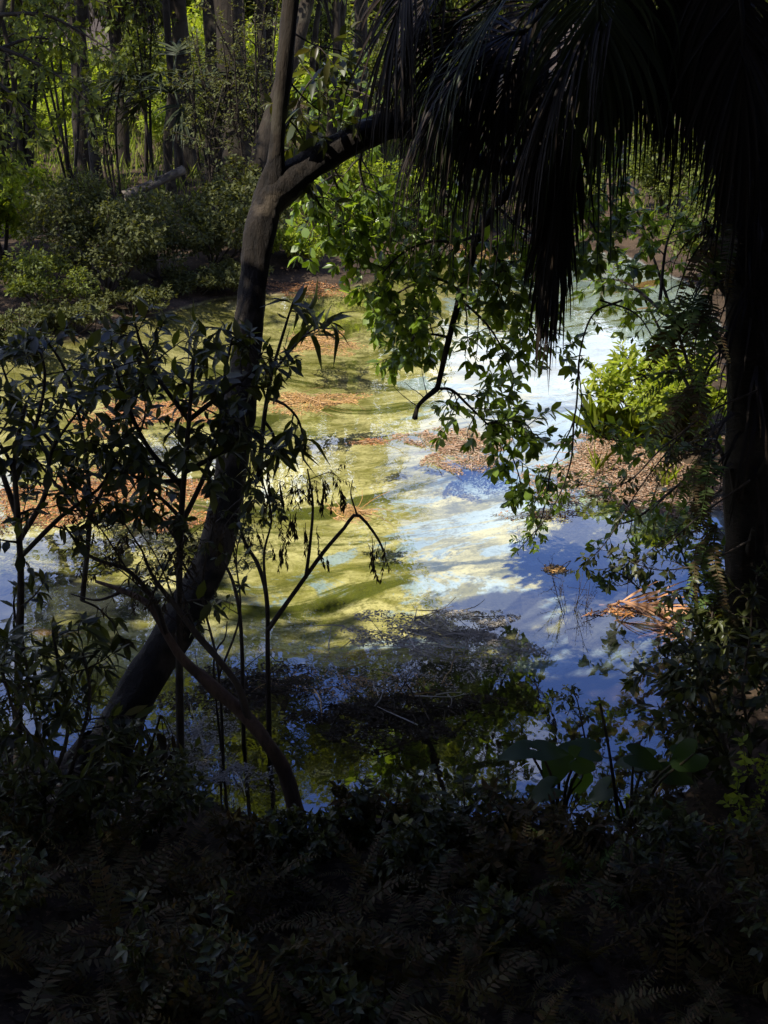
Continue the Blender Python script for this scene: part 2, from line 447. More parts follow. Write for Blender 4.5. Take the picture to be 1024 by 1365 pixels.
def ground_mat():
    m, N, L = newmat('forest floor and pond bed')
    g = N.new('ShaderNodeNewGeometry')
    sep = N.new('ShaderNodeSeparateXYZ'); L.new(g.outputs['Position'], sep.inputs[0])
    def noise(scale, detail=4, rough=0.55, st=(1, 1, 1), dist=0.0, off=(0, 0, 0)):
        mp = N.new('ShaderNodeMapping'); mp.inputs['Scale'].default_value = st; mp.inputs['Location'].default_value = off
        L.new(g.outputs['Position'], mp.inputs['Vector'])
        n = N.new('ShaderNodeTexNoise'); n.inputs['Scale'].default_value = scale
        n.inputs['Detail'].default_value = detail; n.inputs['Roughness'].default_value = rough
        n.inputs['Distortion'].default_value = dist
        L.new(mp.outputs[0], n.inputs['Vector'])
        return n.outputs['Fac']
    def mixc(f, a, b):
        x = N.new('ShaderNodeMix'); x.data_type = 'RGBA'
        L.new(f, x.inputs['Factor'])
        for s, v in (('A', a), ('B', b)):
            if isinstance(v, tuple): x.inputs[s].default_value = (*v, 1)
            else: L.new(v, x.inputs[s])
        return x.outputs['Result']
    def step(f, lo, hi):
        r = N.new('ShaderNodeMapRange'); r.interpolation_type = 'SMOOTHSTEP'
        r.inputs['From Min'].default_value = min(lo, hi); r.inputs['From Max'].default_value = max(lo, hi)
        if lo > hi: r.inputs['To Min'].default_value = 1; r.inputs['To Max'].default_value = 0
        L.new(f, r.inputs['Value'])
        return r.outputs[0]
    def math_(op, a, b):
        x = N.new('ShaderNodeMath'); x.operation = op
        for i, v in enumerate((a, b)):
            if isinstance(v, (int, float)): x.inputs[i].default_value = v
            else: L.new(v, x.inputs[i])
        return x.outputs[0]
    # bed: pale sand with yellow green algae thinning out to the right
    fine = noise(9, 6, 0.7)
    sand = mixc(step(noise(1.1, 5), 0.35, 0.7), (0.24, 0.33, 0.35), (0.44, 0.54, 0.54))
    algae = mixc(step(noise(2.4, 7, 0.72, (0.55, 1.1, 1), 0.5), 0.38, 0.64), (0.22, 0.21, 0.05), (0.62, 0.57, 0.25))
    grad = math_('ADD', math_('MULTIPLY', sep.outputs['X'], -0.20), math_('MULTIPLY', sep.outputs['Y'], 0.012))
    amask = step(math_('ADD', math_('ADD', grad, math_('MULTIPLY', noise(1.0, 7, 0.68, (0.6, 1.15, 1), 1.1), 2.3)), math_('MULTIPLY', fine, 0.45)), 1.23, 1.36)
    bed = mixc(amask, sand, algae)
    weed = step(math_('ADD', noise(0.95, 6, 0.66, (0.6, 1.5, 1), 0.8, (3, 7, 0)), math_('MULTIPLY', fine, 0.16)), 0.585, 0.69)
    bed = mixc(weed, bed, mixc(fine, (0.035, 0.045, 0.008), (0.12, 0.13, 0.02)))
    mud = step(noise(0.7, 6, 0.6, (0.7, 1.4, 1), 0.5, (11, 2, 0)), 0.62, 0.67)
    bed = mixc(mud, bed, mixc(fine, (0.20, 0.10, 0.035), (0.36, 0.22, 0.09)))
    grit = noise(26, 6, 0.75)
    bed = mixc(math_('MULTIPLY', step(math_('ADD', grit, math_('MULTIPLY', noise(2.6, 5, 0.6), 0.6)), 0.78, 0.98), 0.7), bed, (0.10, 0.10, 0.02))
    # leaf mud by the near bank, darkened to deepen the shade, a few pale gaps
    def shade_patch(cx, cy, rx, ry):  # dark ellipses painted into the bed colour, standing in for shade and depth
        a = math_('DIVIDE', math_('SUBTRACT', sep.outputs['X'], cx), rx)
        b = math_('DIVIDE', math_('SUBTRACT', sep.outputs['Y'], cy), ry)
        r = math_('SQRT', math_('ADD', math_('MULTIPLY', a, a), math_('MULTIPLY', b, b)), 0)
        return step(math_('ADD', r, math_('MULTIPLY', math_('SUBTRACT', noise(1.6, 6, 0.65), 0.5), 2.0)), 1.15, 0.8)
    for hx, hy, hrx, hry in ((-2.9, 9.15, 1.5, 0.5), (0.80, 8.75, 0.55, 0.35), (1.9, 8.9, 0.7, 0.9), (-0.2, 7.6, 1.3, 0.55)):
        bed = mixc(shade_patch(hx, hy, hrx, hry), bed, mixc(fine, (0.02, 0.022, 0.020), (0.055, 0.06, 0.05)))
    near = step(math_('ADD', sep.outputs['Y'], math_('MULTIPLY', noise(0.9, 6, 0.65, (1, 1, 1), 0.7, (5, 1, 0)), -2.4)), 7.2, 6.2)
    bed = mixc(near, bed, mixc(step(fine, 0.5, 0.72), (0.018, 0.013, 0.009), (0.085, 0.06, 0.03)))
    land = mixc(step(noise(3, 8, 0.7), 0.35, 0.65), (0.016, 0.011, 0.008), (0.055, 0.038, 0.024))
    land = mixc(step(noise(28, 5, 0.7), 0.55, 0.7), land, (0.12, 0.075, 0.045))
    shore = step(math_('ADD', sep.outputs['Z'], math_('MULTIPLY', fine, 0.06)), -0.02, 0.06)
    col = mixc(shore, bed, land)
    bs = N.new('ShaderNodeBsdfPrincipled'); bs.inputs['Roughness'].default_value = 0.9
    bs.inputs['Specular IOR Level'].default_value = 0.1
    L.new(col, bs.inputs['Base Color'])
    bp = N.new('ShaderNodeBump'); bp.inputs['Strength'].default_value = 0.5; bp.inputs['Distance'].default_value = 0.04
    L.new(fine, bp.inputs['Height']); L.new(bp.outputs[0], bs.inputs['Normal'])
    out = N.new('ShaderNodeOutputMaterial'); L.new(bs.outputs[0], out.inputs['Surface'])
    return m

def water_mat():
    m, N, L = newmat('clear spring water')
    g = N.new('ShaderNodeNewGeometry')
    n = N.new('ShaderNodeTexNoise'); n.inputs['Scale'].default_value = 5.0; n.inputs['Detail'].default_value = 3
    mp = N.new('ShaderNodeMapping'); mp.inputs['Scale'].default_value = (1, 0.6, 1)
    L.new(g.outputs['Position'], mp.inputs['Vector']); L.new(mp.outputs[0], n.inputs['Vector'])
    bp = N.new('ShaderNodeBump'); bp.inputs['Strength'].default_value = 0.06; bp.inputs['Distance'].default_value = 0.03
    L.new(n.outputs['Fac'], bp.inputs['Height'])
    fr = N.new('ShaderNodeFresnel'); fr.inputs['IOR'].default_value = 1.33
    L.new(bp.outputs[0], fr.inputs['Normal'])
    t = N.new('ShaderNodeBsdfTransparent'); t.inputs['Color'].default_value = (0.97, 0.97, 0.93, 1)
    gl = N.new('ShaderNodeBsdfGlossy'); gl.inputs['Roughness'].default_value = 0.02
    L.new(bp.outputs[0], gl.inputs['Normal'])
    mx = N.new('ShaderNodeMixShader')
    fm = N.new('ShaderNodeMath'); fm.operation = 'MULTIPLY_ADD'; fm.use_clamp = True; fm.inputs[1].default_value = 1.7; fm.inputs[2].default_value = 0.16
    L.new(fr.outputs[0], fm.inputs[0])
    L.new(fm.outputs[0], mx.inputs['Fac']); L.new(t.outputs[0], mx.inputs[1]); L.new(gl.outputs[0], mx.inputs[2])
    out = N.new('ShaderNodeOutputMaterial'); L.new(mx.outputs[0], out.inputs['Surface'])
    return m

# ------------------------------------------------------------------ ground and water
POND_PX = [(-260, 900), (60, 1000), (200, 1055), (400, 1105), (560, 1085), (680, 1095), (860, 1120), (965, 1010), (965, 860), (975, 745),
           (945, 690), (860, 675), (790, 640), (775, 595), (810, 560), (890, 500), (960, 440), (930, 385), (830, 340), (650, 330),
           (590, 345), (470, 383), (380, 393), (290, 398), (200, 425), (120, 450), (0, 470), (-300, 500)]
POND = np.array([W(*p)[:2] for p in POND_PX])

def sdf(x, y):
    """positive outside the pond"""
    x = np.asarray(x, float); y = np.asarray(y, float)
    d = np.full(x.shape, 1e9); ins = np.zeros(x.shape, bool)
    n = len(POND)
    for i in range(n):
        a, b = POND[i], POND[(i + 1) % n]
        e = b - a
        t = np.clip(((x - a[0]) * e[0] + (y - a[1]) * e[1]) / (e @ e), 0, 1)
        d = np.minimum(d, np.hypot(x - a[0] - t * e[0], y - a[1] - t * e[1]))
        c = ((a[1] > y) != (b[1] > y)) & (x < (b[0] - a[0]) * (y - a[1]) / (b[1] - a[1] + 1e-12) + a[0])
        ins ^= c
    return np.where(ins, -d, d)

def gz(x, y):
    x = np.asarray(x, float); y = np.asarray(y, float)
    s = sdf(x, y)
    nz = 0.05 * np.sin(x * 2.1 + 1.3 * np.sin(y * 1.1)) + 0.04 * np.sin(y * 2.7 + x * 1.4) + 0.02 * np.sin(5.1 * x + 3 * y)
    land = np.where(y < 6, 1.0, 0.75) * np.where((x > 1.2) & (y > 8) & (y < 15), 0.3, 1.0) * (1 - np.exp(-np.maximum(s, 0) * 0.28)) + nz * np.clip(s * 1.5, 0, 1) + 0.012 * np.clip(y - 26, 0, 60)
    bed = -0.55 * (1 - np.exp(np.minimum(s, 0) * 0.9)) + 0.6 * nz * np.clip(-s, 0, 1) - 0.01
    return np.where(s > 0, 0.02 + land, bed)

def G1(x, y):
    return float(gz(np.array([x]), np.array([y]))[0])

def axis(lo, hi, st, far):
    a = np.arange(lo, hi + 1e-6, st)
    g, q = [], st
    v = hi
    while v < far:
        q *= 1.35; v += q; g.append(v)
    h, q, v = [], st, lo
    while v > -far:
        q *= 1.35; v -= q; h.append(v)
    return np.concatenate([h[::-1], a, g])
xs, ys = axis(-9, 9, 0.13, 900), axis(1, 25, 0.13, 900)
XX, YY = np.meshgrid(xs, ys)
ZZ = gz(XX, YY)
nx, ny = len(xs), len(ys)
idx = np.arange(nx * ny).reshape(ny, nx)
q = np.stack([idx[:-1, :-1], idx[:-1, 1:], idx[1:, 1:], idx[1:, :-1]], -1).reshape(-1, 4)
g = Geo(); g.add(np.stack([XX, YY, ZZ], -1).reshape(-1, 3), q.ravel(), np.full(len(q), 4))
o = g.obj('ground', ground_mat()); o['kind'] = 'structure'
g = Geo()
bx = (POND[:, 0].min() - 0.5, POND[:, 0].max() + 0.5, POND[:, 1].min() - 0.3, POND[:, 1].max() + 0.5)
g.faces([(bx[0], bx[2], 0), (bx[1], bx[2], 0), (bx[1], bx[3], 0), (bx[0], bx[3], 0)], [(0, 1, 2, 3)])
o = g.obj('water', water_mat()); o['kind'] = 'structure'

# ------------------------------------------------------------------ big canopy trees
def make_tree(name, label, cat, base, height, crown_r, crown_z, n_clump, per, tpl, lsize, lmat, bmat, r0, rng, group=None, lean=(0, 0), flat=0.5, loc=None):
    """trunk with limbs out to leaf clumps; crown an uneven mass of separate clumps with gaps"""
    base = np.asarray(base, float)
    t = thing(name, label, cat, base, group)
    gw, gl, gb = Geo(), Geo(), Geo()
    top = base + np.array([lean[0], lean[1], height])
    tp = spline([base - [0, 0, 0.15], base + np.array([lean[0] * 0.2, lean[1] * 0.2, height * 0.4]) + rng.normal(size=3) * 0.15, top], 14)
    rr = r0 * np.concatenate([[1.5, 1.15], np.linspace(1.0, 0.45, 12)])
    tube(gw, tp, rr, 10, 0.05, rng)
    cs, rs = [], []
    for i in range(n_clump):
        v = norm(rng.normal(size=3))
        q = rng.random() ** 0.4
        c = top + np.array([v[0] * crown_r * q, v[1] * crown_r * q, v[2] * crown_r * q * flat + crown_z])
        cs.append(c); rs.append(crown_r * (0.2 + 0.16 * rng.random()) * np.array([1, 1, 0.65]))
        if i % 2 == 0:
            k = tp[rng.integers(6, 13)]
            mid = (k + c) / 2 + rng.normal(size=3) * 0.2 - [0, 0, 0.1]
            tube(gb, spline([k, mid, c], 7), np.linspace(r0 * 0.32, 0.02, 7), 5, 0.04, rng)
    clumps(gl, cs, rs, per, tpl, lsize, rng)
    gw.obj('trunk', bmat, t); gb.obj('limb', bmat, t); gl.obj('crown', lmat, t)
    return t

rc = np.random.default_rng(21)
def oak(x, y, h, label, R, n=46, per=190):
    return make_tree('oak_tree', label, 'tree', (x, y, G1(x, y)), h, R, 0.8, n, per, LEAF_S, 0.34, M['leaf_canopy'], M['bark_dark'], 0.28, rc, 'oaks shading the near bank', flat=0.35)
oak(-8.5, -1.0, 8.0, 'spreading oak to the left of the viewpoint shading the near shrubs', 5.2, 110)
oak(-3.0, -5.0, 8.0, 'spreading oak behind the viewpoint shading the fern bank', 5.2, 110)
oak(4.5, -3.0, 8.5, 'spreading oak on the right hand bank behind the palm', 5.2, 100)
def thick(x, y, R, label, h=3.6, fl=0.85, n=60):  # trees added around the view to hold sky light off the near bank
    return make_tree('shade_tree', label, 'tree', (x, y, G1(x, y)), h, R, 0.4, n, 170, LEAF_S, 0.34, M['leaf_canopy'], M['bark_dark'], 0.16, rc, 'shade trees added around the near bank', flat=fl)
thick(-6.5, -6.5, 4.4, 'added shade tree behind the viewpoint on the left')
thick(0.5, -7.5, 4.4, 'added shade tree straight behind the viewpoint')
thick(7.0, -6.0, 4.4, 'added shade tree behind the viewpoint on the right')
thick(-8.6, 3.0, 3.4, 'added shade tree on the left bank outside the shrubs')
thick(6.6, 1.5, 3.6, 'added shade tree on the right bank behind the ferns')
thick(7.2, 7.2, 3.4, 'added shade tree on the right bank behind the palm trunk')
thick(6.8, 12.5, 2.9, 'added shade tree on the right bank behind the sunlit bush')

# ------------------------------------------------------------------ leaning tree in the foreground
r1 = np.random.default_rng(101)
def pxr(w, d):                     # half a width of w pixels at distance d
    return 0.5 * w * d * 1.05 / FPX
base = P(128, 1040, 6.1)
lean = thing('leaning_tree', 'dark foreground tree leaning over the pond, forked, with a long right limb', 'tree', base)
tp = [P(118, 1075, 6.0), P(150, 985, 6.15), P(182, 925, 6.3), P(212, 875, 6.45), P(248, 815, 6.6), P(283, 745, 6.8), P(303, 660, 7.0), P(318, 560, 7.2), P(330, 450, 7.4), P(338, 380, 7.5), P(346, 310, 7.6), P(359, 262, 7.7), P(367, 222, 7.7), P(371, 190, 7.7)]
tw = [88, 70, 58, 54, 55, 51, 46, 42, 39, 39, 41, 38, 25, 16]
gw = Geo()
pts = spline(tp, 60)
wid = np.interp(np.linspace(0, 1, 60), np.linspace(0, 1, 14), [pxr(w, 6.1 + 1.6 * i / 13) for i, w in enumerate(tw)])
tube(gw, pts, wid, 18, 0.06, r1)
for k in range(5):                 # root flare
    a = k * 1.3 + 0.4
    e = base + np.array([math.cos(a) * 0.4, math.sin(a) * 0.35, -0.1])
    tube(gw, spline([base + [0, 0, 0.25], (base + e) / 2 + [0, 0, 0.1], e], 7), np.linspace(0.08, 0.03, 7), 7, 0.05, r1)
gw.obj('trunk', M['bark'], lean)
# upright limb, going on to the crown overhead
up = [P(360, 262, 7.7), P(367, 215, 7.7), P(373, 150, 7.7), P(381, 70, 7.7), P(389, -10, 7.7), P(396, -110, 7.6), P(385, -260, 7.3)]
gw = Geo(); tube(gw, spline(up, 30), [pxr(26, 7.7), pxr(20, 7.7), pxr(19, 7.7), pxr(20, 7.7), pxr(20, 7.7), pxr(17, 7.6), pxr(10, 7.3)], 9, 0.05, r1)
gw.obj('limb', M['bark_dark'], lean)
arm = [P(350, 300, 7.65), P(360, 270, 7.7), P(380, 247, 7.72), P(405, 226, 7.8), P(440, 203, 7.9), P(485, 181, 8.0), P(530, 165, 8.15), P(575, 180, 8.3), P(615, 205, 8.45), P(660, 222, 8.55), P(705, 228, 8.6), P(735, 243, 8.7), P(762, 268, 8.75)]
gw = Geo(); tube(gw, spline(arm, 50), [pxr(w, 8.0) for w in (30, 40, 40, 38, 37, 36, 34, 27, 22, 19, 17, 14, 8)], 10, 0.05, r1)
gw.obj('limb', M['bark'], lean)
hang = [P(722, 236, 8.65), P(690, 246, 8.65), P(662, 274, 8.65), P(640, 312, 8.65), P(626, 355, 8.65), P(612, 400, 8.65), P(598, 455, 8.6), P(586, 505, 8.6), P(582, 520, 8.6)]
gw = Geo(); tube(gw, spline(hang, 40), [pxr(w, 8.6) for w in (15, 15, 13, 12, 11, 10, 8, 7, 6)], 8, 0.06, r1)
tube(gw, spline([P(583, 518, 8.6), P(568, 530, 8.58), P(557, 542, 8.56), P(553, 558, 8.55)], 8), [pxr(8, 8.6), pxr(7, 8.6), pxr(6, 8.6), pxr(9, 8.6)], 6, 0.08, r1)
for a, b in (((566, 531), (548, 500)), ((556, 541), (512, 520)), ((570, 528), (556, 480))):
    s = shoot(P(*a, 8.58), P(*b, 8.55) - P(*a, 8.58), 0.22, 5, 0.12, 0, r1); tube(gw, s, [0.004, 0.0015], 4, 0, r1)
gw.obj('hanging_branch', M['bark'], lean)
# leafy shoots of the hanging branch: pixel paths at the branch's own distance
gw, gl = Geo(), Geo()
SH = [
    ([(583, 518), (602, 520), (622, 538), (650, 566), (676, 596), (690, 628), (696, 655)], 9, 0.30, 7),
    ([(612, 400), (632, 415), (655, 440), (672, 470), (686, 505)], 7, 0.32, 6),
    ([(626, 355), (655, 375), (690, 400), (712, 440), (722, 470)], 7, 0.30, 6),
    ([(600, 450), (572, 446), (545, 462), (524, 482)], 6, 0.26, 6),
    ([(616, 390), (585, 372), (550, 380), (520, 400), (498, 430)], 7, 0.30, 6),
    ([(640, 312), (610, 322), (575, 322), (540, 335), (512, 362), (498, 390)], 9, 0.32, 6),
    ([(560, 178), (566, 225), (560, 262), (545, 300), (520, 320)], 8, 0.30, 6),
    ([(595, 192), (588, 235), (600, 275), (612, 320), (600, 345)], 8, 0.30, 6),
    ([(485, 184), (480, 225), (490, 262), (500, 300), (488, 330)], 7, 0.34, 6),
    ([(440, 206), (446, 240), (462, 275), (470, 310)], 6, 0.32, 6),
    ([(662, 274), (690, 300), (720, 318), (750, 340)], 6, 0.26, 6),
    ([(705, 228), (740, 225), (775, 232), (810, 262), (830, 300)], 8, 0.32, 6),
    ([(735, 243), (770, 275), (795, 310), (800, 350)], 6, 0.28, 6),
    ([(405, 228), (420, 262), (436, 290), (440, 318)], 5, 0.26, 5),
    ([(530, 168), (510, 140), (470, 120), (430, 122)], 6, 0.30, 5),
    ([(650, 566), (672, 560), (700, 565), (712, 580)], 5, 0.2, 6),
    ([(640, 312), (660, 335), (668, 365), (660, 400)], 6, 0.24, 6),
    ([(545, 462), (560, 430), (548, 405)], 5, 0.22, 6),
]
for q, (px, ns, sl, nl) in enumerate(SH):
    d = 8.6 if px[0][0] > 560 else 8.0 + (px[0][0] - 400) / 260
    d2 = d + r1.uniform(-0.3, 0.5)
    leafy_branch(gw, gl, path(px, d, d2), 0.012, 0.004, int(ns * 2.3), sl * 1.15, LEAF_OB, 0.092, nl, 6, 5, None, 0.06, r1, 0.15, 1)
gw.obj('leafy_shoot', M['twig'], lean)
gl.obj('foliage', M['leaf_mid'], lean)
# crown overhead, out of view; clumps added to shade palm, trunk and shore
gl, gw = Geo(), Geo()
cs = [np.array([q, r1.uniform(0.6, 4.2 if q < -2.9 else 3.1), r1.uniform(6.6, 8.6)]) for q in r1.uniform(-5.0, 1.2, 52)] + [np.array([r1.uniform(-0.9, 3.0), r1.uniform(4.4, 7.4), r1.uniform(6.8, 8.8)]) for k in range(56)] + [np.array([r1.uniform(-5.2, -2.9), r1.uniform(4.5, 5.3), r1.uniform(5.6, 6.6)]) for k in range(12)]
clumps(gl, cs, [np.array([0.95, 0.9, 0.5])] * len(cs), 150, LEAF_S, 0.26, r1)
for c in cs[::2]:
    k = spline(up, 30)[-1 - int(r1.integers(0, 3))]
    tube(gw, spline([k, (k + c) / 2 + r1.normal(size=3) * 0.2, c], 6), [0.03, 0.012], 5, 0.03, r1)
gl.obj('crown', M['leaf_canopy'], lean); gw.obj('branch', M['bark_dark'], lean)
# dark leafy sprays off the limbs against the far bank (upper middle)
gw, gl = Geo(), Geo()
for a, px in enumerate([[(378, 100), (405, 130), (430, 150), (460, 165)], [(375, 150), (398, 175), (415, 215), (410, 250)], [(385, 40), (420, 60), (460, 70), (490, 92)], [(371, 190), (392, 150), (412, 110), (440, 90)]]):
    leafy_branch(gw, gl, path(px, 7.7, 8.0), 0.008, 0.003, 6, 0.25, LEAF, 0.12, 5, 4, 4, None, 0.05, r1)
gw.obj('leafy_shoot', M['twig'], lean); gl.obj('foliage', M['leaf_dark'], lean)

# ------------------------------------------------------------------ bent sapling with its foot in the water
r2 = np.random.default_rng(202)
b = P(398, 1100, 5.55)
t = thing('bent_sapling', 'bare bent sapling rising from the bank edge and arching left across the leaning trunk', 'sapling', b)
g = Geo()
tube(g, spline([P(402, 1118, 5.55), P(392, 1075, 5.55), P(378, 1025, 5.6), P(350, 982, 5.6), P(318, 945, 5.65), P(280, 912, 5.7), P(245, 880, 5.75), P(222, 845, 5.8), P(198, 806, 5.85), P(165, 788, 5.9), P(128, 775, 5.95)], 50), [pxr(w, 5.7) for w in (30, 24, 22, 21, 20, 18, 15, 12, 10, 8, 5)], 9, 0.06, r2)
g.obj('stem', M['bark_red'], t)
g = Geo()
tube(g, spline([P(332, 960, 5.62), P(318, 915, 5.6), P(292, 880, 5.6), P(262, 845, 5.6), P(236, 810, 5.6), P(205, 770, 5.6), P(190, 735, 5.6)], 24), [pxr(w, 5.6) for w in (14, 11, 10, 9, 8, 6, 3)], 7, 0.06, r2)
tube(g, spline([P(222, 845, 5.8), P(205, 800, 5.7), P(170, 760, 5.6), P(120, 742, 5.6), P(85, 700, 5.6)], 18), [pxr(9, 5.7), pxr(3, 5.6)], 6, 0.05, r2)
tube(g, spline([P(165, 788, 5.9), P(130, 800, 5.9), P(95, 792, 5.9)], 10), [pxr(6, 5.7), pxr(2, 5.6)], 5, 0.05, r2)
gl = Geo()
for px in ([(205, 800), (160, 760), (110, 735)], [(236, 810), (210, 745), (180, 700)], [(170, 760), (130, 700), (95, 680)], [(190, 735), (160, 690), (140, 680)], [(262, 845), (240, 770), (250, 700)], [(198, 806), (230, 740), (280, 690)]):
    leafy_branch(g, gl, path(px, 5.6, 5.6), 0.005, 0.0015, 9, 0.20, LEAF_N, 0.038, 7, 3, 4, None, 0.12, r2, 0.1, 1, droop=0.7)
g.obj('branch', M['twig'], t); gl.obj('foliage', M['leaf_wither'], t)

# ------------------------------------------------------------------ twiggy shrub with dangling withered leaves
t = thing('withered_shrub', 'thin bare shrub with dangling withered leaves in front of the algae water', 'shrub', P(358, 920, 6.3))
g, gl = Geo(), Geo()
ST = [([(360, 1060), (357, 880), (356, 800), (345, 755), (326, 722), (318, 690)], 9),
      ([(357, 840), (385, 800), (408, 768), (432, 735), (458, 705), (476, 686), (500, 712), (512, 735)], 8),
      ([(408, 768), (414, 720), (417, 670), (410, 625)], 6),
      ([(326, 1050), (322, 850), (312, 780), (296, 740), (300, 700)], 7),
      ([(356, 800), (352, 740), (362, 690), (350, 640)], 5),
      ([(476, 686), (468, 660), (470, 640)], 3),
      ([(300, 1040), (285, 890), (300, 850), (303, 828)], 4)]
for px, w in ST:
    p = path(px, 6.3, 6.3 + r2.uniform(-0.2, 0.2))
    tube(g, spline(p, 20), [pxr(w, 6.3), pxr(w * 0.4, 6.3)], 6, 0.05, r2)
g.obj('stem', M['twig'], t)
g = Geo()
def dangle(px, py, n, L, d=6.3):
    for k in range(n):
        s = shoot(P(px + r2.uniform(-14, 14), py + r2.uniform(-8, 8), d), [r2.normal() * 0.4, r2.normal() * 0.4, -1], L * r2.uniform(0.5, 1), 6, 0.15, 0.35, r2)
        tube(g, s, [0.0022, 0.001], 3, 0, r2)
        twig_leaves(gl, s, LEAF_N, 0.042, 11, 3, 0.5, 1.2, r2, 0.2, 0.2)
for px, py, n, L in ((505, 722, 6, 0.25), (440, 650, 5, 0.15), (425, 640, 5, 0.16), (385, 690, 6, 0.2), (352, 650, 6, 0.2), (410, 700, 4, 0.15), (330, 700, 5, 0.2), (372, 720, 5, 0.16), (300, 705, 5, 0.2), (440, 735, 2, 0.1), (360, 640, 5, .16), (340, 610, 5, .16), (395, 640, 5, .16)):
    dangle(px, py, n, L)
for px in ([(410, 640), (440, 630), (455, 640)], [(417, 670), (395, 650), (370, 640)], [(350, 680), (385, 660), (420, 640)], [(318, 690), (350, 690), (380, 700)], [(326, 722), (300, 690), (280, 690)], [(300, 700), (330, 660), (345, 600)]):
    leafy_branch(g, gl, path(px, 6.3, 6.35), 0.003, 0.0012, 7, 0.12, LEAF_N, 0.036, 6, 2, 4, None, 0.2, r2, 0.1, 0, droop=0.9)
g.obj('twig', M['twig'], t); gl.obj('foliage', M['leaf_wither'], t)

# ------------------------------------------------------------------ evergreen shrubs on the left
r3 = np.random.default_rng(303)
def pshrub(name, label, cat, base_px, d, stems, tpl, size, lmat, nside, slen, nl=6, whorl=6, rng=r3, group=None, wmat=None, w=10, sub=1, wh=None, droop=0.25, dz=0.25, grav=0.05):
    t = thing(name, label, cat, P(*base_px, d), group)
    gs, gt, gl = Geo(), Geo(), Geo()
    for px in stems:
        ww = w
        if isinstance(px, tuple): ww, px = px
        p = path(px, d, d + rng.uniform(-dz, dz))
        leafy_branch(gs, gl, p, pxr(ww, d), pxr(ww * 0.35, d), nside, slen, tpl, size, nl, whorl, 6, None, grav, rng, 0.3, sub, droop=droop)
    gs.obj('stem', wmat or M['twig'], t); gl.obj('foliage', lmat, t)
    return t
pshrub('evergreen_shrub', 'tall glossy evergreen shrub at the left edge above the orange leaf mat', 'shrub', (24, 1060), 5.6,
       [(14, [(24, 1060), (25, 900), (28, 780), (24, 690), (20, 610), (34, 540)]), (9, [(26, 720), (60, 660), (70, 600), (110, 540)]), (9, [(24, 690), (0, 620), (-20, 540), (-10, 470)]),
        (8, [(30, 740), (80, 690), (140, 640), (150, 560)]), (7, [(22, 640), (50, 560), (60, 500), (50, 455)]), (7, [(22, 640), (5, 600), (-30, 580)])],
       LEAF, 0.094, M['leaf_dark'], 9, 0.27, 5, 4)
pshrub('evergreen_shrub', 'evergreen shrub with a straight dark stem just left of the leaning trunk', 'shrub', (240, 1080), 5.9,
       [(14, [(242, 1085), (240, 960), (239, 830), (240, 720), (246, 630), (252, 560), (258, 480)]), (9, [(241, 700), (270, 640), (290, 580), (300, 500), (310, 450)]), (9, [(244, 650), (200, 600), (170, 540), (150, 480)]),
        (8, [(252, 560), (215, 510), (190, 465), (180, 430)]), (8, [(252, 560), (290, 530), (330, 500), (350, 470)]), (7, [(246, 630), (300, 600), (330, 570)]), (7, [(246, 640), (190, 640), (150, 610)]), (7, [(241, 690), (210, 660), (190, 650)])],
       LEAF, 0.094, M['leaf_dark'], 9, 0.27, 5, 4)
pshrub('evergreen_shrub', 'young evergreen with pale upright leaf tips beside the lower trunk of the leaning tree', 'shrub', (352, 700), 6.4,
       [(8, [(345, 640), (352, 560), (362, 500), (376, 450), (390, 405)]), (5, [(362, 500), (385, 470), (410, 445), (440, 430)]), (5, [(362, 500), (335, 460), (300, 440), (265, 435)]), (5, [(356, 530), (380, 540), (398, 560), (405, 590)]), (5, [(352, 560), (365, 580), (370, 600)])],
       LEAF_LONG, 0.165, M['leaf_dark'], 2, 0.16, 4, 5, sub=0)
pshrub('evergreen_shrub', 'bushy evergreen with grey green leaves low at the left edge of the pond', 'shrub', (60, 1090), 5.2,
       [(9, [(60, 1100), (55, 1000), (40, 920), (30, 850)]), (9, [(70, 1100), (100, 1010), (120, 930), (110, 870)]), (8, [(40, 1100), (10, 1010), (-10, 930)]), (8, [(60, 1060), (90, 980), (80, 900), (70, 840)]), (7, [(80, 1100), (140, 1040), (160, 980)]), (7, [(55, 1000), (20, 950), (0, 880)])],
       LEAF_LONG, 0.11, M['leaf_dark'], 8, 0.22)
pshrub('evergreen_shrub', 'dark evergreen spreading over the water behind the left edge shrub', 'shrub', (110, 760), 6.9,
       [(8, [(110, 800), (120, 680), (110, 580), (90, 500), (60, 450)]), (7, [(115, 700), (160, 600), (180, 520), (210, 460)]), (7, [(112, 640), (60, 580), (20, 530), (0, 480)]), (6, [(110, 560), (140, 500), (150, 450)]), (6, [(115, 690), (70, 640), (40, 600)])],
       LEAF, 0.094, M['leaf_dark'], 9, 0.27, 5, 4)
pshrub('leafy_sprig', 'small drooping sprig of oval leaves over the yellow water by the trunk', 'sprig', (108, 800), 5.8,
       [(4, [(108, 800), (130, 810), (150, 830), (160, 850)])], LEAF, 0.10, M['leaf_dark'], 3, 0.10, 4, 3, sub=0, droop=0.6)
pshrub('leafy_sprig', 'dark drooping sprigs tangled across the middle of the leaning trunk', 'sprig', (300, 1080), 6.1,
       [(5, [(300, 1080), (292, 900), (270, 790), (285, 700), (300, 640)]), (4, [(270, 790), (240, 740), (250, 690)]), (4, [(292, 900), (320, 820), (315, 740), (330, 690)]), (3, [(285, 700), (330, 660), (370, 670)]), (3, [(270, 790), (215, 770), (180, 780)])],
       LEAF, 0.06, M['leaf_dark'], 6, 0.16, 4, 3, sub=1, droop=0.7)
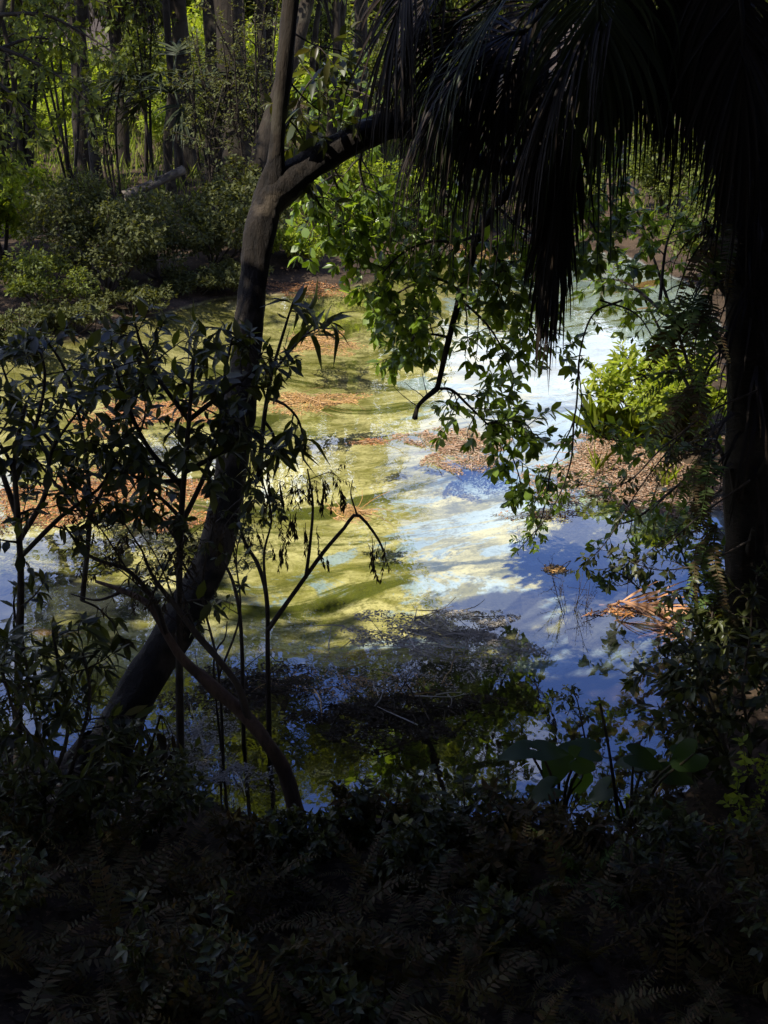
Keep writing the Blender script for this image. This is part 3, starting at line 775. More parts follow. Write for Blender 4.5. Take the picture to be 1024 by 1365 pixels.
# palmetto stalks at the foot of the leaning trunk
t = thing('palmetto', 'spiky dead palmetto stalks at the foot of the leaning tree with drooping leaf tips', 'palmetto', P(165, 1100, 5.8))
b0 = P(168, 1085, 5.8)
for k in range(11):
    g = Geo()
    e = P(195 + k * 6 + r3.uniform(-10, 10), 955 + k * 8 + r3.uniform(-20, 20), 5.8 + r3.uniform(-0.25, 0.25))
    tube(g, spline([b0 + r3.normal(size=3) * 0.04, (b0 + e) / 2 + [0.02, 0, 0.04], e], 8), [0.013, 0.010, 0.005], 5, 0.04, r3)
    g.obj('stalk', M['bark_dark'], t)
    if k % 2 == 0:
        for j in range(4):
            gl = Geo()
            s = shoot(e, [r3.normal() * 0.5, r3.normal() * 0.5, -0.3], 0.12, 5, 0.1, 0.4, r3)
            tube(gl, s, [0.003, 0.002], 4, 0, r3)
            twig_leaves(gl, s, LEAF_LONG, 0.15, 0, 1, 0.2, 1.2, r3)
            gl.obj('leaf', M['leaf_wither'], t)

# ------------------------------------------------------------------ palms
def fan_frond(G, hub, out, up, L, nseg, spread, droop, rng, w=0.03, costa=0.45, gpow=1.3, steps=8, jit=0.02, skip=0.1):
    out = norm(out); up = norm(np.asarray(up, float) - out * np.dot(out, up)); side = np.cross(out, up)
    # costa: bends down from the hub
    cp = [np.asarray(hub, float)]; d = out.copy()
    for i in range(6):
        d = norm(d + np.array([0, 0, -droop * 0.25])); cp.append(cp[-1] + d * costa * L / 6)
    cp = np.array(cp)
    tube(G, cp, np.linspace(0.016, 0.004, 7) * L, 5, 0, rng)
    for i in range(nseg):
        u = (i + 0.5) / nseg * 2 - 1
        k = (1 - abs(u)) ** 0.8 * 6
        k0 = min(int(k), 5); f = k - k0
        p = cp[k0] * (1 - f) + cp[k0 + 1] * f
        t = norm(cp[k0 + 1] - cp[k0])
        a = rad(spread) * u * (0.85 + 0.15 * abs(u))
        n2 = np.cross(side, t)
        d = norm(math.cos(a) * t + math.sin(a) * side + n2 * -0.12 * rng.normal() + rng.normal(size=3) * jit)
        if rng.random() < skip: continue
        l = L * (0.62 + 0.3 * (1 - abs(u))) * rng.uniform(0.65, 1.15)
        V, F = [], []
        wd = norm(np.cross(d, -n2) + rng.normal(size=3) * 0.12)
        for j in range(steps + 1):
            s = j / steps
            ww = w * (min(1, 0.35 + 2.2 * s) if s < 0.3 else (1 - (s - 0.3) / 0.7) ** 0.8 + 0.03)
            wd = norm(wd - d * np.dot(wd, d))
            nn = np.cross(d, wd)
            V += [p - wd * ww * 0.5 + nn * ww * 0.25, p, p + wd * ww * 0.5 + nn * ww * 0.25]
            if j:
                o = (j - 1) * 3
                F += [(o, o + 1, o + 4, o + 3), (o + 1, o + 2, o + 5, o + 4)]
            p = p + d * l / steps
            d = norm(d + np.array([0, 0, -1.0]) * droop * (s ** gpow) * 1.1 + rng.normal(size=3) * (0.01 if s < 0.4 else 0.05))
        G.faces(V, F)

r4 = np.random.default_rng(404)
pb = np.array([2.32, 7.6, 0]); pb[2] = G1(2.32, 7.6)
ptop = P(930, -70, 7.9)
palm = thing('cabbage_palm', 'big dark cabbage palm at the right edge hung with drooping old fronds', 'palm', pb)
g = Geo()
tube(g, spline([pb - [0, 0, 0.1], P(1000, 840, 7.6), P(1003, 560, 7.65), P(1000, 300, 7.7), P(985, 100, 7.8), ptop], 60), [0.24, 0.19, 0.165, 0.165, 0.175, 0.2], 14, 0.05, r4)
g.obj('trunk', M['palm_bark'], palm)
# boots: stubs of old leaf bases
for k in range(34):
    u = r4.uniform(0.1, 0.98); a = r4.random() * 6.3
    c = spline([P(1000, 840, 7.6), P(1003, 560, 7.65), P(1000, 300, 7.7), P(985, 100, 7.8), ptop], 50)[int(u * 49)]
    dd = np.array([math.cos(a), math.sin(a), 0.0])
    gb = Geo(); tube(gb, spline([c + dd * 0.13, c + dd * 0.22 + [0, 0, 0.10], c + dd * 0.30 + [0, 0, 0.24]], 5), [0.045, 0.03, 0.018], 5, 0.06, r4)
    gb.obj('leaf_base', M['palm_bark'], palm)
# fronds: px of the hub, outward px, distance, length, spread, droop, green?
FR = [
    ((700, 42), (560, 30), 7.4, 1.2, 62, 1.0, 0), ((715, 50), (630, 110), 7.6, 1.15, 60, 1.1, 0), ((825, -5), (700, 40), 7.1, 1.2, 66, 1.1, 0),
    ((752, 215), (738, 310), 7.7, 0.98, 22, 0.7, 0), ((765, 140), (742, 240), 7.5, 1.05, 26, 0.8, 0), ((860, -60), (845, 40), 7.2, 0.95, 50, 1.1, 0),
    ((640, -60), (540, -40), 8.0, 1.25, 70, 1.0, 0), ((600, -40), (500, 20), 8.1, 1.05, 60, 1.1, 0), ((915, -40), (925, 60), 7.2, 0.95, 46, 1.0, 0),
    ((760, -60), (690, 0), 8.3, 1.3, 70, 1.0, 0), ((950, -60), (990, 60), 7.0, 1.0, 50, 0.9, 0), ((835, 0), (795, 100), 8.4, 0.95, 45, 1.0, 0),
    ((690, -20), (600, 30), 7.2, 1.25, 60, 1.0, 1), ((800, -70), (800, 20), 6.9, 1.2, 62, 1.1, 1),
    ((650, 10), (590, 80), 8.2, 1.05, 55, 1.1, 0), ((745, 90), (700, 170), 8.1, 0.95, 42, 1.1, 0), ((560, -70), (520, -10), 7.7, 1.0, 60, 1.0, 0), ((985, -20), (1010, 120), 6.9, 1.1, 50, 0.9, 0), ((890, 0), (890, 100), 7.9, 0.8, 36, 1.0, 0),
    ((748, 250), (722, 340), 7.9, 0.8, 18, 0.6, 0), ((620, 20), (560, 70), 7.9, 1.05, 55, 1.2, 0), ((730, 0), (640, 20), 7.8, 1.3, 60, 1.1, 0),
]
for k, (h, o_, d, L, sp, dr, gr) in enumerate(FR):
    hub = P(*h, d); out = P(*o_, d + r4.uniform(-0.25, 0.25)) - hub
    fr = bpy.data.objects.new('frond', None); COL.objects.link(fr); fr.parent = palm
    fr.location = Vector(hub) - Vector(palm.location)
    gp = Geo()
    mid = (ptop + hub) / 2 + [0, 0, 0.28]
    tube(gp, spline([ptop + r4.normal(size=3) * 0.06, mid, hub], 12), [0.028, 0.018, 0.014], 6, 0.03, r4)
    gf = Geo(); fan_frond(gf, hub, out, [0, -0.35, 1] if abs(out[2]) < 0.25 else [-0.3, -1, 0.2], L, 64, sp, dr, r4, 0.022)
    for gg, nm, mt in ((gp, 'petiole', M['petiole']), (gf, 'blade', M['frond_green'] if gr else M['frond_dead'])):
        o = bpy.data.objects.new(nm, gg.mesh(nm, mt)); COL.objects.link(o); o.parent = fr
        o.matrix_parent_inverse = Matrix.Translation(-Vector(hub))
# shaggy fibres and thin dead blades hanging on the trunk
g = Geo()
tc_ = spline([P(1000, 840, 7.6), P(1003, 560, 7.65), P(1000, 300, 7.7), P(985, 100, 7.8), ptop], 50)
for k in range(420):
    c = tc_[int(r4.integers(8, 50))]; a = r4.random() * 6.3
    s = shoot(c + np.array([math.cos(a), math.sin(a), 0]) * 0.17, [math.cos(a), math.sin(a), r4.uniform(-0.4, 0.6)], r4.uniform(0.25, 0.7), 6, 0.12, 0.45, r4)
    V, F = [], []
    sd_ = norm(np.cross(s[1] - s[0], [0.1, 0.1, 1])) * r4.uniform(0.006, 0.016)
    for j in range(len(s)):
        q = 1 - j / len(s) * 0.9
        V += [s[j] - sd_ * q, s[j] + sd_ * q]
        if j: F.append((2 * j - 2, 2 * j - 1, 2 * j + 1, 2 * j))
    g.faces(V, F)
g.obj('hanging_fibre', M['frond_dead'], palm)

# ------------------------------------------------------------------ ferns
def fern_geo(n=26, w=0.13, arch=0.55, rng=RNG, bend=0.12):
    """one sword fern frond of unit length along +Y, arching down"""
    G = Geo()
    p = []; a = 0.0; q = np.zeros(3); ang = rad(0)
    sidew = rng.normal() * bend
    for i in range(n + 1):
        p.append(q.copy())
        s = i / n
        ang = -arch * s * 1.6
        q = q + np.array([sidew * s / n, math.cos(ang) / n, math.sin(ang) / n])
    p = np.array(p)
    tube(G, p, np.linspace(0.008, 0.002, n + 1), 4, 0, rng)
    pos, d, nr, sz = [], [], [], []
    T = norm(np.gradient(p, axis=0))
    for i in range(2, n + 1):
        s = i / n
        L = w * (min(1, s * 3.2) if s < 0.3 else (1 - (s - 0.3) / 0.72) ** 0.7) * rng.uniform(0.85, 1.1) + 0.008
        for sg in (-1, 1):
            if rng.random() < 0.08: continue
            L = L * rng.uniform(0.85, 1.12)
            pos.append(p[i]); d.append(np.array([sg, 0, 0]) + T[i] * 0.28 + [0, 0, -0.12 + rng.normal() * 0.25]); nr.append(np.cross([1, 0, 0], T[i]) + rng.normal(size=3) * 0.12); sz.append(L)
    tpl = ([(0, 0, 0), (-0.16, 0.25, 0), (-0.10, 0.7, -0.02), (0, 1, -0.06), (0.10, 0.7, -0.02), (0.16, 0.25, 0)], [(0, 5, 4, 3, 2, 1)])
    put_leaves(G, tpl, np.array(pos), np.array(d), np.array(nr), np.array(sz))
    return G
r5 = np.random.default_rng(505)
FERN = [fern_geo(n_, w_, a, r5, 0.35).mesh('frond', M['fern']) for n_, w_, a in ((26, 0.13, 0.35), (30, 0.10, 0.55), (24, 0.15, 0.8), (34, 0.085, 1.0), (28, 0.12, 0.7), (22, 0.11, 0.2), (30, 0.13, 1.2))]
FERNB = [fern_geo(24, 0.15, a, r5).mesh('frond', M['fern_bright']) for a in (0.45, 0.8)]
def fern(loc, n, L, label, group, meshes=FERN, el=(25, 75), az=None, rng=r5, name='sword_fern'):
    t = thing(name, label, 'fern', loc, group)
    for k in range(n):
        o = bpy.data.objects.new('frond', meshes[int(rng.integers(0, len(meshes)))]); COL.objects.link(o); o.parent = t
        a = (k / n * 360 + rng.uniform(-25, 25)) if az is None else rng.uniform(*az)
        e = rng.uniform(*el)
        o.rotation_euler = (Matrix.Rotation(rad(a), 3, 'Z') @ Matrix.Rotation(rad(e), 3, 'X') @ Matrix.Rotation(rad(rng.uniform(-25, 25)), 3, 'Y')).to_euler()
        s = L * rng.uniform(0.7, 1.2)
        o.scale = (s, s, s)
    return t
grp = 'sword ferns on the dark near bank'
k = 0
pts_ = []
tries = 0
while len(pts_) < 64 and tries < 9000:
    tries += 1
    px, py = r5.uniform(-60, 1080), r5.uniform(1120, 1480)
    d = 5.3 - (py - 1100) / 380 * 1.9
    x, y = (px - 512) / FPX * d * 1.15, d
    if sdf(np.array([x]), np.array([y]))[0] < 0.8: continue
    if any((x - a) ** 2 + (y - b) ** 2 < 0.075 for a, b in pts_): continue
    pts_.append((x, y))
for x, y in pts_:
    fern((x, y, G1(x, y)), int(r5.integers(6, 9)), r5.uniform(0.38, 0.58), 'dark sword fern arching up in the shaded fern bed along the bottom', grp)
for px, py, d, L, lab in ((965, 1150, 5.0, 0.32, 'bright green fern at the lower right edge below the pale vine'), (775, 1210, 4.7, 0.36, 'light green fern in the shade below the elephant ear leaves'), (895, 1200, 4.7, 0.34, 'light green fern between the elephant ears and the right edge'), (1010, 1120, 5.0, 0.34, 'upright bright fern hugging the right hand edge above the fern bed')):
    p = P(px, py, d)
    fern((p[0], p[1], max(G1(p[0], p[1]), p[2] - 0.15)), 8, L, lab, 'light green ferns', FERNB)
# ferns growing on the palm trunk
for px, py, dx, n, L, lab in ((955, 395, -0.15, 9, 0.62, 'hanging fern on the palm trunk, highest of those below the old fronds'), (948, 500, -0.15, 9, 0.6, 'hanging fern on the palm trunk beside the sunlit bush'), (955, 600, -0.12, 9, 0.62, 'hanging fern on the palm trunk beside the orange leaf litter'),
                             (962, 700, -0.1, 8, 0.5, 'hanging fern low on the palm trunk above the fallen orange frond'), (985, 300, -0.1, 7, 0.6, 'hanging fern tucked under the palm crown at the right edge'), (970, 790, 0, 7, 0.42, 'small hanging fern on the palm foot beside the water')):
    p = P(px - 6, py, 7.4)
    fern(p, n + 5, L * 1.1, lab, 'ferns hanging on the palm trunk', FERN[1:] + FERNB + FERNB, (-65, 15), (30, 170), name='hanging_fern')

# ------------------------------------------------------------------ elephant ears
r6 = np.random.default_rng(606)
def ear_tpl():
    half = [(0.02, 0.02), (0.10, -0.20), (0.22, -0.30), (0.36, -0.22), (0.44, 0.0), (0.40, 0.28), (0.27, 0.58), (0.12, 0.84), (0.0, 1.0)]
    mids = [0.0, -0.02, -0.02, 0.0, 0.1, 0.3, 0.56, 0.82, 1.0]
    V, F = [], []
    for (x, y), m in zip(half, mids):
        c = np.array([0, m]); e = np.array([x, y])
        for sg, f in ((-1, 1), (-1, .5), (0, 0), (1, .5), (1, 1)):
            p = c + (e - c) * f
            xx = sg * p[0]
            V.append((xx, p[1], 0.22 * abs(xx) - 0.25 * p[1] ** 2 + 0.03 * math.sin(9 * p[1]) * f - 0.5 * abs(xx) ** 2))
    for i in range(len(half) - 1):
        for k in range(4):
            o = i * 5 + k
            F.append((o, o + 1, o + 6, o + 5))
    return V, F
EAR = ear_tpl()
def ear_plant(base_px, d, leaves, label):
    b = P(*base_px, d); b[2] = min(b[2], G1(b[0], b[1]) + 0.02)
    t = thing('elephant_ear', label, 'plant', b, 'elephant ear plants')
    for px, py, L, ax, az, tilt in leaves:
        hub = P(px, py, d + r6.uniform(-0.25, 0.2))
        g = Geo()
        m = (b + hub) / 2 + np.array([(hub[0] - b[0]) * -0.15, 0, 0.12])
        tube(g, spline([b + r6.normal(size=3) * 0.03, m, hub], 14), [0.012, 0.009, 0.005], 6, 0, r6)
        g.obj('stalk', M['petiole'], t)
        g = Geo()
        dd = np.array([[ax, r6.uniform(-0.3, 0.3), az]]); nn = np.array([[r6.normal() * 0.35, tilt, 1.0]])
        put_leaves(g, EAR, [hub], dd, nn, L)
        g.obj('leaf', M['ear'], t)
    return t
ear_plant((740, 1150), 5.45, [(704, 998, 0.17, -0.9, -0.1, -0.25), (745, 1008, 0.19, -0.2, -0.5, -1.0), (790, 1000, 0.18, -0.8, 0.2, -0.2), (720, 1000, 0.16, 0.9, -0.1, -0.3), (768, 1012, 0.17, 0.7, -0.4, -0.7), (735, 1050, 0.15, -0.7, -0.4, -0.6), (775, 1040, 0.15, 0.1, -0.5, -0.9)], 'elephant ear plant with big dark heart shaped leaves over the blue water')
ear_plant((835, 1150), 5.5, [(862, 1012, 0.18, -0.9, -0.2, -0.4), (845, 1006, 0.17, 0.8, -0.2, -0.4), (925, 1005, 0.19, -0.4, -0.5, -0.9), (810, 1050, 0.15, -0.5, -0.4, -0.6), (890, 1030, 0.16, 0.8, -0.2, -0.5), (835, 1080, 0.15, 0.2, -0.5, -0.8), (880, 1080, .15, -.6, -.4, -.7), (905, 1010, .17, .7, -.2, -.6)], 'elephant ear plant half hidden under the right hand shrub')
g = Geo(); tube(g, spline([P(826, 1100, 5.5), P(812, 1000, 5.5), P(800, 938, 5.5)], 12), [0.012, 0.008, 0.007], 6, 0.05, r6)
o = g.obj('broken_stick', M['bark_dark']); tag(o, 'bare dark stick standing up beside the elephant ear leaves', 'stick')

# ------------------------------------------------------------------ understorey on the near bank
def bank_plant(px, py, d, h, label, mat, tpl, size, n=5, group='low leafy plants on the near bank', rng=r6, nside=6, slen=None):
    b = P(px, py, d); b[2] = G1(b[0], b[1]) - 0.02 if sdf(np.array([b[0]]), np.array([b[1]]))[0] > 0 else b[2]
    t = thing('bank_shrub', label, 'shrub', b, group)
    gs, gl = Geo(), Geo()
    for k in range(n):
        a = rng.random() * 6.3; l = rng.uniform(0.2, 0.75)
        e = b + np.array([math.cos(a) * h * l, math.sin(a) * h * l * 0.7, h * rng.uniform(0.45, 0.95)])
        leafy_branch(gs, gl, [b, (b + e) / 2 + rng.normal(size=3) * 0.04, e], 0.006, 0.002, nside, slen or h * 0.35, tpl, size, 6, 4, 4, 9, 0.05, rng, 0.2, 1)
    gs.obj('stem', M['twig'], t); gl.obj('foliage', mat, t)
    return t
BP = [(335, 1190, 5.1, 0.3, 'low plant beside the grey water inlet'), (215, 1150, 5.3, 0.5, 'dark plant under the foot of the leaning tree'),
      (440, 1165, 5.2, 0.3, 'leafy plant just right of the foot of the bent sapling'), (500, 1150, 5.3, 0.32, 'leafy plant at the middle of the near water edge'), (565, 1165, 5.2, 0.3, 'reddish plant in the middle of the near bank'),
      (630, 1150, 5.3, 0.45, 'leafy plant left of the elephant ears'), (690, 1180, 5.1, 0.4, 'low plant at the feet of the elephant ears'), (120, 1180, 5.2, 0.5, 'dark leafy plant in the lower left shade'), (40, 1200, 5.1, 0.5, 'dark plant at the left edge above the ferns'),
      (760, 1220, 4.9, 0.35, 'low plant with pale sprigs under the elephant ears'), (860, 1240, 4.8, 0.4, 'leafy plant below the right hand elephant ear'), (940, 1250, 4.8, 0.45, 'leafy plant in the dark lower right bank'), (1000, 1290, 4.6, 0.45, 'plant with a few bright leaves in the lower right corner'),
      (400, 1210, 5.0, 0.3, 'dark plant between the ferns under the bent sapling'), (540, 1240, 4.8, 0.3, 'dark plant among the middle ferns'), (650, 1250, 4.8, 0.32, 'dark plant among the ferns right of middle')]
for i, (px, py, d, h, lab) in enumerate(BP):
    bank_plant(px, py, d, h, lab, M['leaf_dark'] if i % 3 else M['fern'], LEAF_S if i % 2 else LEAF, 0.055, 6)
for i in range(14):
    px, py = r6.uniform(-20, 1050), r6.uniform(1230, 1420)
    bank_plant(px, py, 5.3 - (py - 1100) / 380 * 1.9, r6.uniform(0.3, 0.5), 'dark small leafed plant tangled among the ferns of the bottom bank', (M['leaf_dark'], M['fern'], M['leaf_wither'])[i % 3], (LEAF_S, LEAF, LEAF_N)[i % 3], r6.uniform(0.035, 0.06), 5, 'small plants among the ferns')
# right hand shrubs
pshrub('evergreen_shrub', 'dense shrub of narrow silvery leaves at the right edge above the elephant ears', 'shrub', (985, 1080), 5.7,
       [(8, [(985, 1090), (970, 1010), (950, 940), (930, 880)]), (8, [(990, 1090), (1000, 1000), (990, 920), (1000, 850)]), (6, [(970, 1010), (940, 960), (915, 930), (900, 905)]), (6, [(960, 960), (930, 920), (905, 890), (880, 870)]), (6, [(995, 960), (1030, 900), (1030, 860)]), (6, [(965, 990), (935, 1000), (910, 985)]), (6, [(1000, 1000), (1040, 960), (1050, 900)])],
       LEAF, 0.085, M['leaf_dark'], 9, 0.24, rng=r6)
pshrub('climbing_vine', 'pale green vine climbing a stem at the right edge', 'vine', (985, 1130), 5.3,
       [(4, [(985, 1200), (990, 1120), (1000, 1060), (990, 990)]), (3, [(990, 1100), (1010, 1050), (1020, 1010)]), (3, [(985, 1180), (975, 1110), (985, 1040)])], LEAF_S, 0.05, M['leaf_bright'], 7, 0.1, 5, 4, rng=r6, sub=0)
pshrub('climbing_vine', 'thin vine of small oval leaves looping down over the blue water on the right', 'vine', (1010, 560), 7.2,
       [(3, [(1010, 520), (930, 560), (860, 640), (810, 720), (770, 760)]), (3, [(930, 560), (880, 600), (840, 640), (800, 650), (760, 640)]), (3, [(1000, 640), (930, 690), (870, 740), (800, 760)]), (3, [(1000, 720), (940, 750), (880, 760), (830, 745)])],
       LEAF_S, 0.062, M['leaf_dark'], 9, 0.16, 6, 2, rng=r6, sub=0, droop=0.5)
pshrub('climbing_vine', 'thin hanging vine with sparse leaves between the hanging branch and the sunlit bush', 'vine', (800, 430), 8.3,
       [(3, [(830, 400), (790, 420), (772, 480), (775, 540), (760, 600)]), (3, [(772, 480), (765, 560), (735, 620), (705, 690)]), (3, [(775, 540), (800, 580), (840, 590)]), (3, [(735, 620), (725, 680), (710, 720)]), (3, [(800, 400), (850, 420), (880, 470)]), (3, [(765, 560), (760, 620), (735, 680), (690, 735)])],
       LEAF_S, 0.066, M['leaf_mid'], 8, 0.15, 5, 3, rng=r6, sub=0, droop=0.4)
pshrub('leafy_sprig', 'dark sprig of small oval leaves standing over the deep blue water', 'sprig', (770, 1000), 6.2,
       [(3, [(785, 1010), (775, 960), (768, 930), (755, 915)]), (2, [(775, 960), (760, 940), (748, 925)])], LEAF_S, 0.045, M['leaf_dark'], 5, 0.07, 4, 3, rng=r6, sub=0)
pshrub('evergreen_shrub', 'dark shrub overhanging the water behind the palm trunk', 'shrub', (990, 700), 9.0,
       [(8, [(1010, 720), (960, 600), (900, 480), (860, 400)]), (6, [(985, 650), (930, 600), (880, 580), (830, 590)]), (6, [(940, 560), (900, 430), (870, 340), (850, 280)]), (5, [(960, 600), (900, 650), (850, 690), (820, 700)]), (5, [(975, 640), (910, 700), (880, 720)]), (5, [(900, 430), (840, 380), (800, 370)]), (5, [(880, 400), (890, 320), (920, 260)])],
       LEAF_S, 0.09, M['leaf_mid'], 9, 0.34, rng=r6, dz=0.8)
pshrub('evergreen_shrub', 'dark leafy shrub filling the shade around the palm foot', 'shrub', (960, 900), 7.2,
       [(8, [(990, 950), (960, 880), (930, 820), (925, 760)]), (6, [(980, 950), (955, 900), (930, 880)]), (6, [(1000, 940), (1000, 850), (1010, 760)]), (6, [(990, 920), (950, 840), (960, 780)])],
       LEAF, 0.09, M['leaf_dark'], 8, 0.3, rng=r6)

# ------------------------------------------------------------------ sunlit bush and other bushes
def bush(name, label, base, rx, ry, h, n, per, tpl, size, mat, rng, group=None, stems=7, lift=0.25, cat='bush'):
    base = np.asarray(base, float)
    t = thing(name, label, cat, base, group)
    gs, gl = Geo(), Geo()
    cs, rs = [], []
    for i in range(n):
        v = norm(rng.normal(size=3)); q = rng.random() ** 0.45
        c = base + np.array([v[0] * rx * q, v[1] * ry * q, h * (lift + (1 - lift) * (0.5 + 0.5 * v[2] * q) * 0.92)])
        cs.append(c); rs.append(np.array([rx, (rx + ry) / 2, h * 0.5]) * rng.uniform(0.16, 0.34))
    clumps(gl, cs, rs, per, tpl, size, rng, 0.8, 0.3)
    for i in range(stems):
        c = cs[int(rng.integers(0, n))]
        tube(gs, spline([base + rng.normal(size=3) * [0.01, 0.01, 0], (base + c) / 2 + rng.normal(size=3) * 0.1, c], 7), [0.022 * h, 0.005], 5, 0.05, rng)
    # loose shoots breaking the outline
    for i in range(n):
        c = cs[i]; d = norm(c - base - [0, 0, h * 0.4]) + np.array([0, 0, 0.6])
        s = shoot(c, d, h * rng.uniform(0.15, 0.35), 4, 0.2, 0.03, rng)
        tube(gs, s, [0.006, 0.002], 3, 0, rng)
        twig_leaves(gl, s, tpl, size, 9, 3, 0.9, 0.1, rng)
    gs.obj('stem', M['twig'], t); gl.obj('foliage', mat, t)
    return t
r7 = np.random.default_rng(707)
b = W(865, 590)
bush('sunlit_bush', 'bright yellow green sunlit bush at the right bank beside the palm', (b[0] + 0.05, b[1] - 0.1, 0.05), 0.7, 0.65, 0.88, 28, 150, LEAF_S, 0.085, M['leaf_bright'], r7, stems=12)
FB = [
    ('dark rounded bush on the far left bank in front of the fallen log', 140, 425, 0.95, 0.9, 1.8, 44, 230, 0.07, 'leaf_bush'),
    ('dark bush on the far bank just left of the leaning trunk', 285, 392, 0.95, 0.9, 1.25, 34, 200, 0.07, 'leaf_bush'),
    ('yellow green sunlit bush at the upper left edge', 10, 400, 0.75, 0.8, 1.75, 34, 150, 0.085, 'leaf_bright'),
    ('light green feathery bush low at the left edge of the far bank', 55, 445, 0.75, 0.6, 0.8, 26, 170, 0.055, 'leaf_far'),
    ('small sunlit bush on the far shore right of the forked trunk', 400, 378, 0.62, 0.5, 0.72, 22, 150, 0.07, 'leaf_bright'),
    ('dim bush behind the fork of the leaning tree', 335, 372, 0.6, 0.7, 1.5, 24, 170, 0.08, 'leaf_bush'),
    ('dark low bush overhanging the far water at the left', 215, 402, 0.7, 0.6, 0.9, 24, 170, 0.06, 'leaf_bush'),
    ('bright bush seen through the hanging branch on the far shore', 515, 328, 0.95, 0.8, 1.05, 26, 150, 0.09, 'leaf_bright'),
    ('green bush on the far shore behind the hanging branch', 620, 322, 0.8, 0.8, 1.1, 26, 150, 0.10, 'leaf_far'),
    ('green bush on the far right shore behind the palm fronds', 745, 322, 0.9, 0.9, 1.2, 26, 150, 0.10, 'leaf_far'),
    ('green bush on the far right shore beside the leaning log', 880, 318, 1.1, 0.9, 1.7, 30, 150, 0.10, 'leaf_far'),
    ('shaded bush on the right shore behind the sunlit bush', 950, 400, 0.8, 0.8, 1.7, 28, 150, 0.09, 'leaf_far'),
    ('low bush trailing into the water at the left edge', 20, 478, 0.7, 0.4, 0.55, 22, 150, 0.06, 'leaf_bush'),
    ('low dim bush on the far left shore below the dark rounded bush', 100, 455, 0.6, 0.35, 0.5, 20, 150, 0.055, 'leaf_bush'),
    ('low dim bush hugging the shore between the two dark bushes', 180, 428, 0.6, 0.35, 0.5, 20, 150, 0.055, 'leaf_bush'),
    ('low dim bush at the waterline left of the leaning trunk', 260, 405, 0.6, 0.35, 0.45, 20, 150, 0.055, 'leaf_bush'),
    ('low bush at the waterline close to the leaning trunk', 312, 398, 0.5, 0.35, 0.5, 18, 150, 0.055, 'leaf_bush'),
    ('bright bush under the right limb of the leaning tree', 450, 335, 0.8, 0.7, 1.2, 24, 150, 0.09, 'leaf_bright'),
]
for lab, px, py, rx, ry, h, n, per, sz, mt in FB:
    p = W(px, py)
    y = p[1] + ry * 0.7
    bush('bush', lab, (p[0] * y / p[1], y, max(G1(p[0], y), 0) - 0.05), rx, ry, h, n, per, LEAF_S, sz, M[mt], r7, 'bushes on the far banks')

# ------------------------------------------------------------------ far bank: palms, thin trees, logs
def far_palm(px, py, d, w, topz, nf, label, rng, L=1.1, skirt=6):
    b = P(px, py, d); b[2] = G1(b[0], b[1]) - 0.1
    t = thing('palm_tree', label, 'palm', b, 'palms on the far bank')
    top = b + np.array([rng.normal() * 0.25, 0, topz - b[2]])
    g = Geo(); tube(g, spline([b, (b + top) / 2 + rng.normal(size=3) * [0.08, 0, 0], top], 40), [pxr(w * 1.25, d), pxr(w, d), pxr(w, d), pxr(w * 1.1, d)], 10, 0.06, rng)
    g.obj('trunk', M['bark_dark'], t)
    for k in range(nf + skirt):
        sk = k >= nf
        a = k * 2.4 + rng.random() * 0.5; e = rng.uniform(-0.9, -0.3) if sk else rng.uniform(-0.2, 1.0)
        dv = norm([math.cos(a), math.sin(a), e])
        hub = top + dv * rng.uniform(0.6, 1.0)
        g = Geo(); tube(g, spline([top, (top + hub) / 2 + [0, 0, 0.1], hub], 5), [0.025, 0.012], 4, 0, rng)
        fan_frond(g, hub, dv, [0, 0, 1] if abs(dv[2]) < 0.8 else [dv[0], dv[1], 0], L, 26, 75, 0.9 if sk else 0.4, rng, 0.05, steps=5)
        g.obj('frond', M['frond_dead'] if sk else M['frond_green'], t)
    return t
r8 = np.random.default_rng(808)
far_palm(256, 270, 26.5, 21, 7.6, 16, 'straight grey palm trunk standing left of centre on the far bank', r8)
far_palm(322, 300, 23.5, 34, 7.0, 16, 'thick dark palm trunk just left of the leaning tree on the far bank', r8)
far_palm(112, 235, 25.5, 19, 6.6, 14, 'palm trunk behind the dark rounded bush on the far left bank', r8)
far_palm(166, 225, 27.5, 14, 5.0, 14, 'slim palm with hanging dead fronds between two far palms', r8, 1.2, 9)
far_palm(232, 275, 23.0, 12, 2.5, 14, 'short young palm with a low fan of fronds under the straight far palm', r8, 0.9, 0)
far_palm(290, 290, 25.0, 22, 7.4, 14, 'palm trunk close behind the thick dark palm on the far bank', r8)
far_palm(480, 215, 31.0, 16, 8.0, 14, 'palm far behind the right limb of the leaning tree', r8)

def thin_tree(px, py, d, spread, h, n, label, rng, lmat='leaf_far', lsize=0.13, tw=0.05, per=60):
    b = P(px, py, d); b[2] = G1(b[0], b[1]) - 0.05
    t = thing('slender_tree', label, 'tree', b, 'slender trees on the far bank')
    gs, gl = Geo(), Geo()
    for k in range(n):
        a = rng.random() * 6.3
        e = b + np.array([math.cos(a) * spread * rng.uniform(0.3, 1), math.sin(a) * spread * 0.6, h * rng.uniform(0.75, 1.1)])
        leafy_branch(gs, gl, [b + rng.normal(size=3) * [0.08, 0.08, 0], (b + e) / 2 + rng.normal(size=3) * 0.12 - (e - b) * [0.15, 0.1, 0], e], tw, tw * 0.35, 10, 0.6, LEAF_S, lsize, 7, 3, 6, 14, 0.02, rng, 0.5, 1)
    gs.obj('trunk', M['bark_dark'], t); gl.obj('crown', M[lmat], t)
    return t
thin_tree(38, 240, 22.0, 0.9, 4.0, 7, 'multi stemmed tree fanning up at the upper left edge', r8, tw=0.055)
thin_tree(95, 230, 24.0, 0.7, 4.6, 5, 'thin pole stems grouped beside the left far palm', r8, tw=0.03)
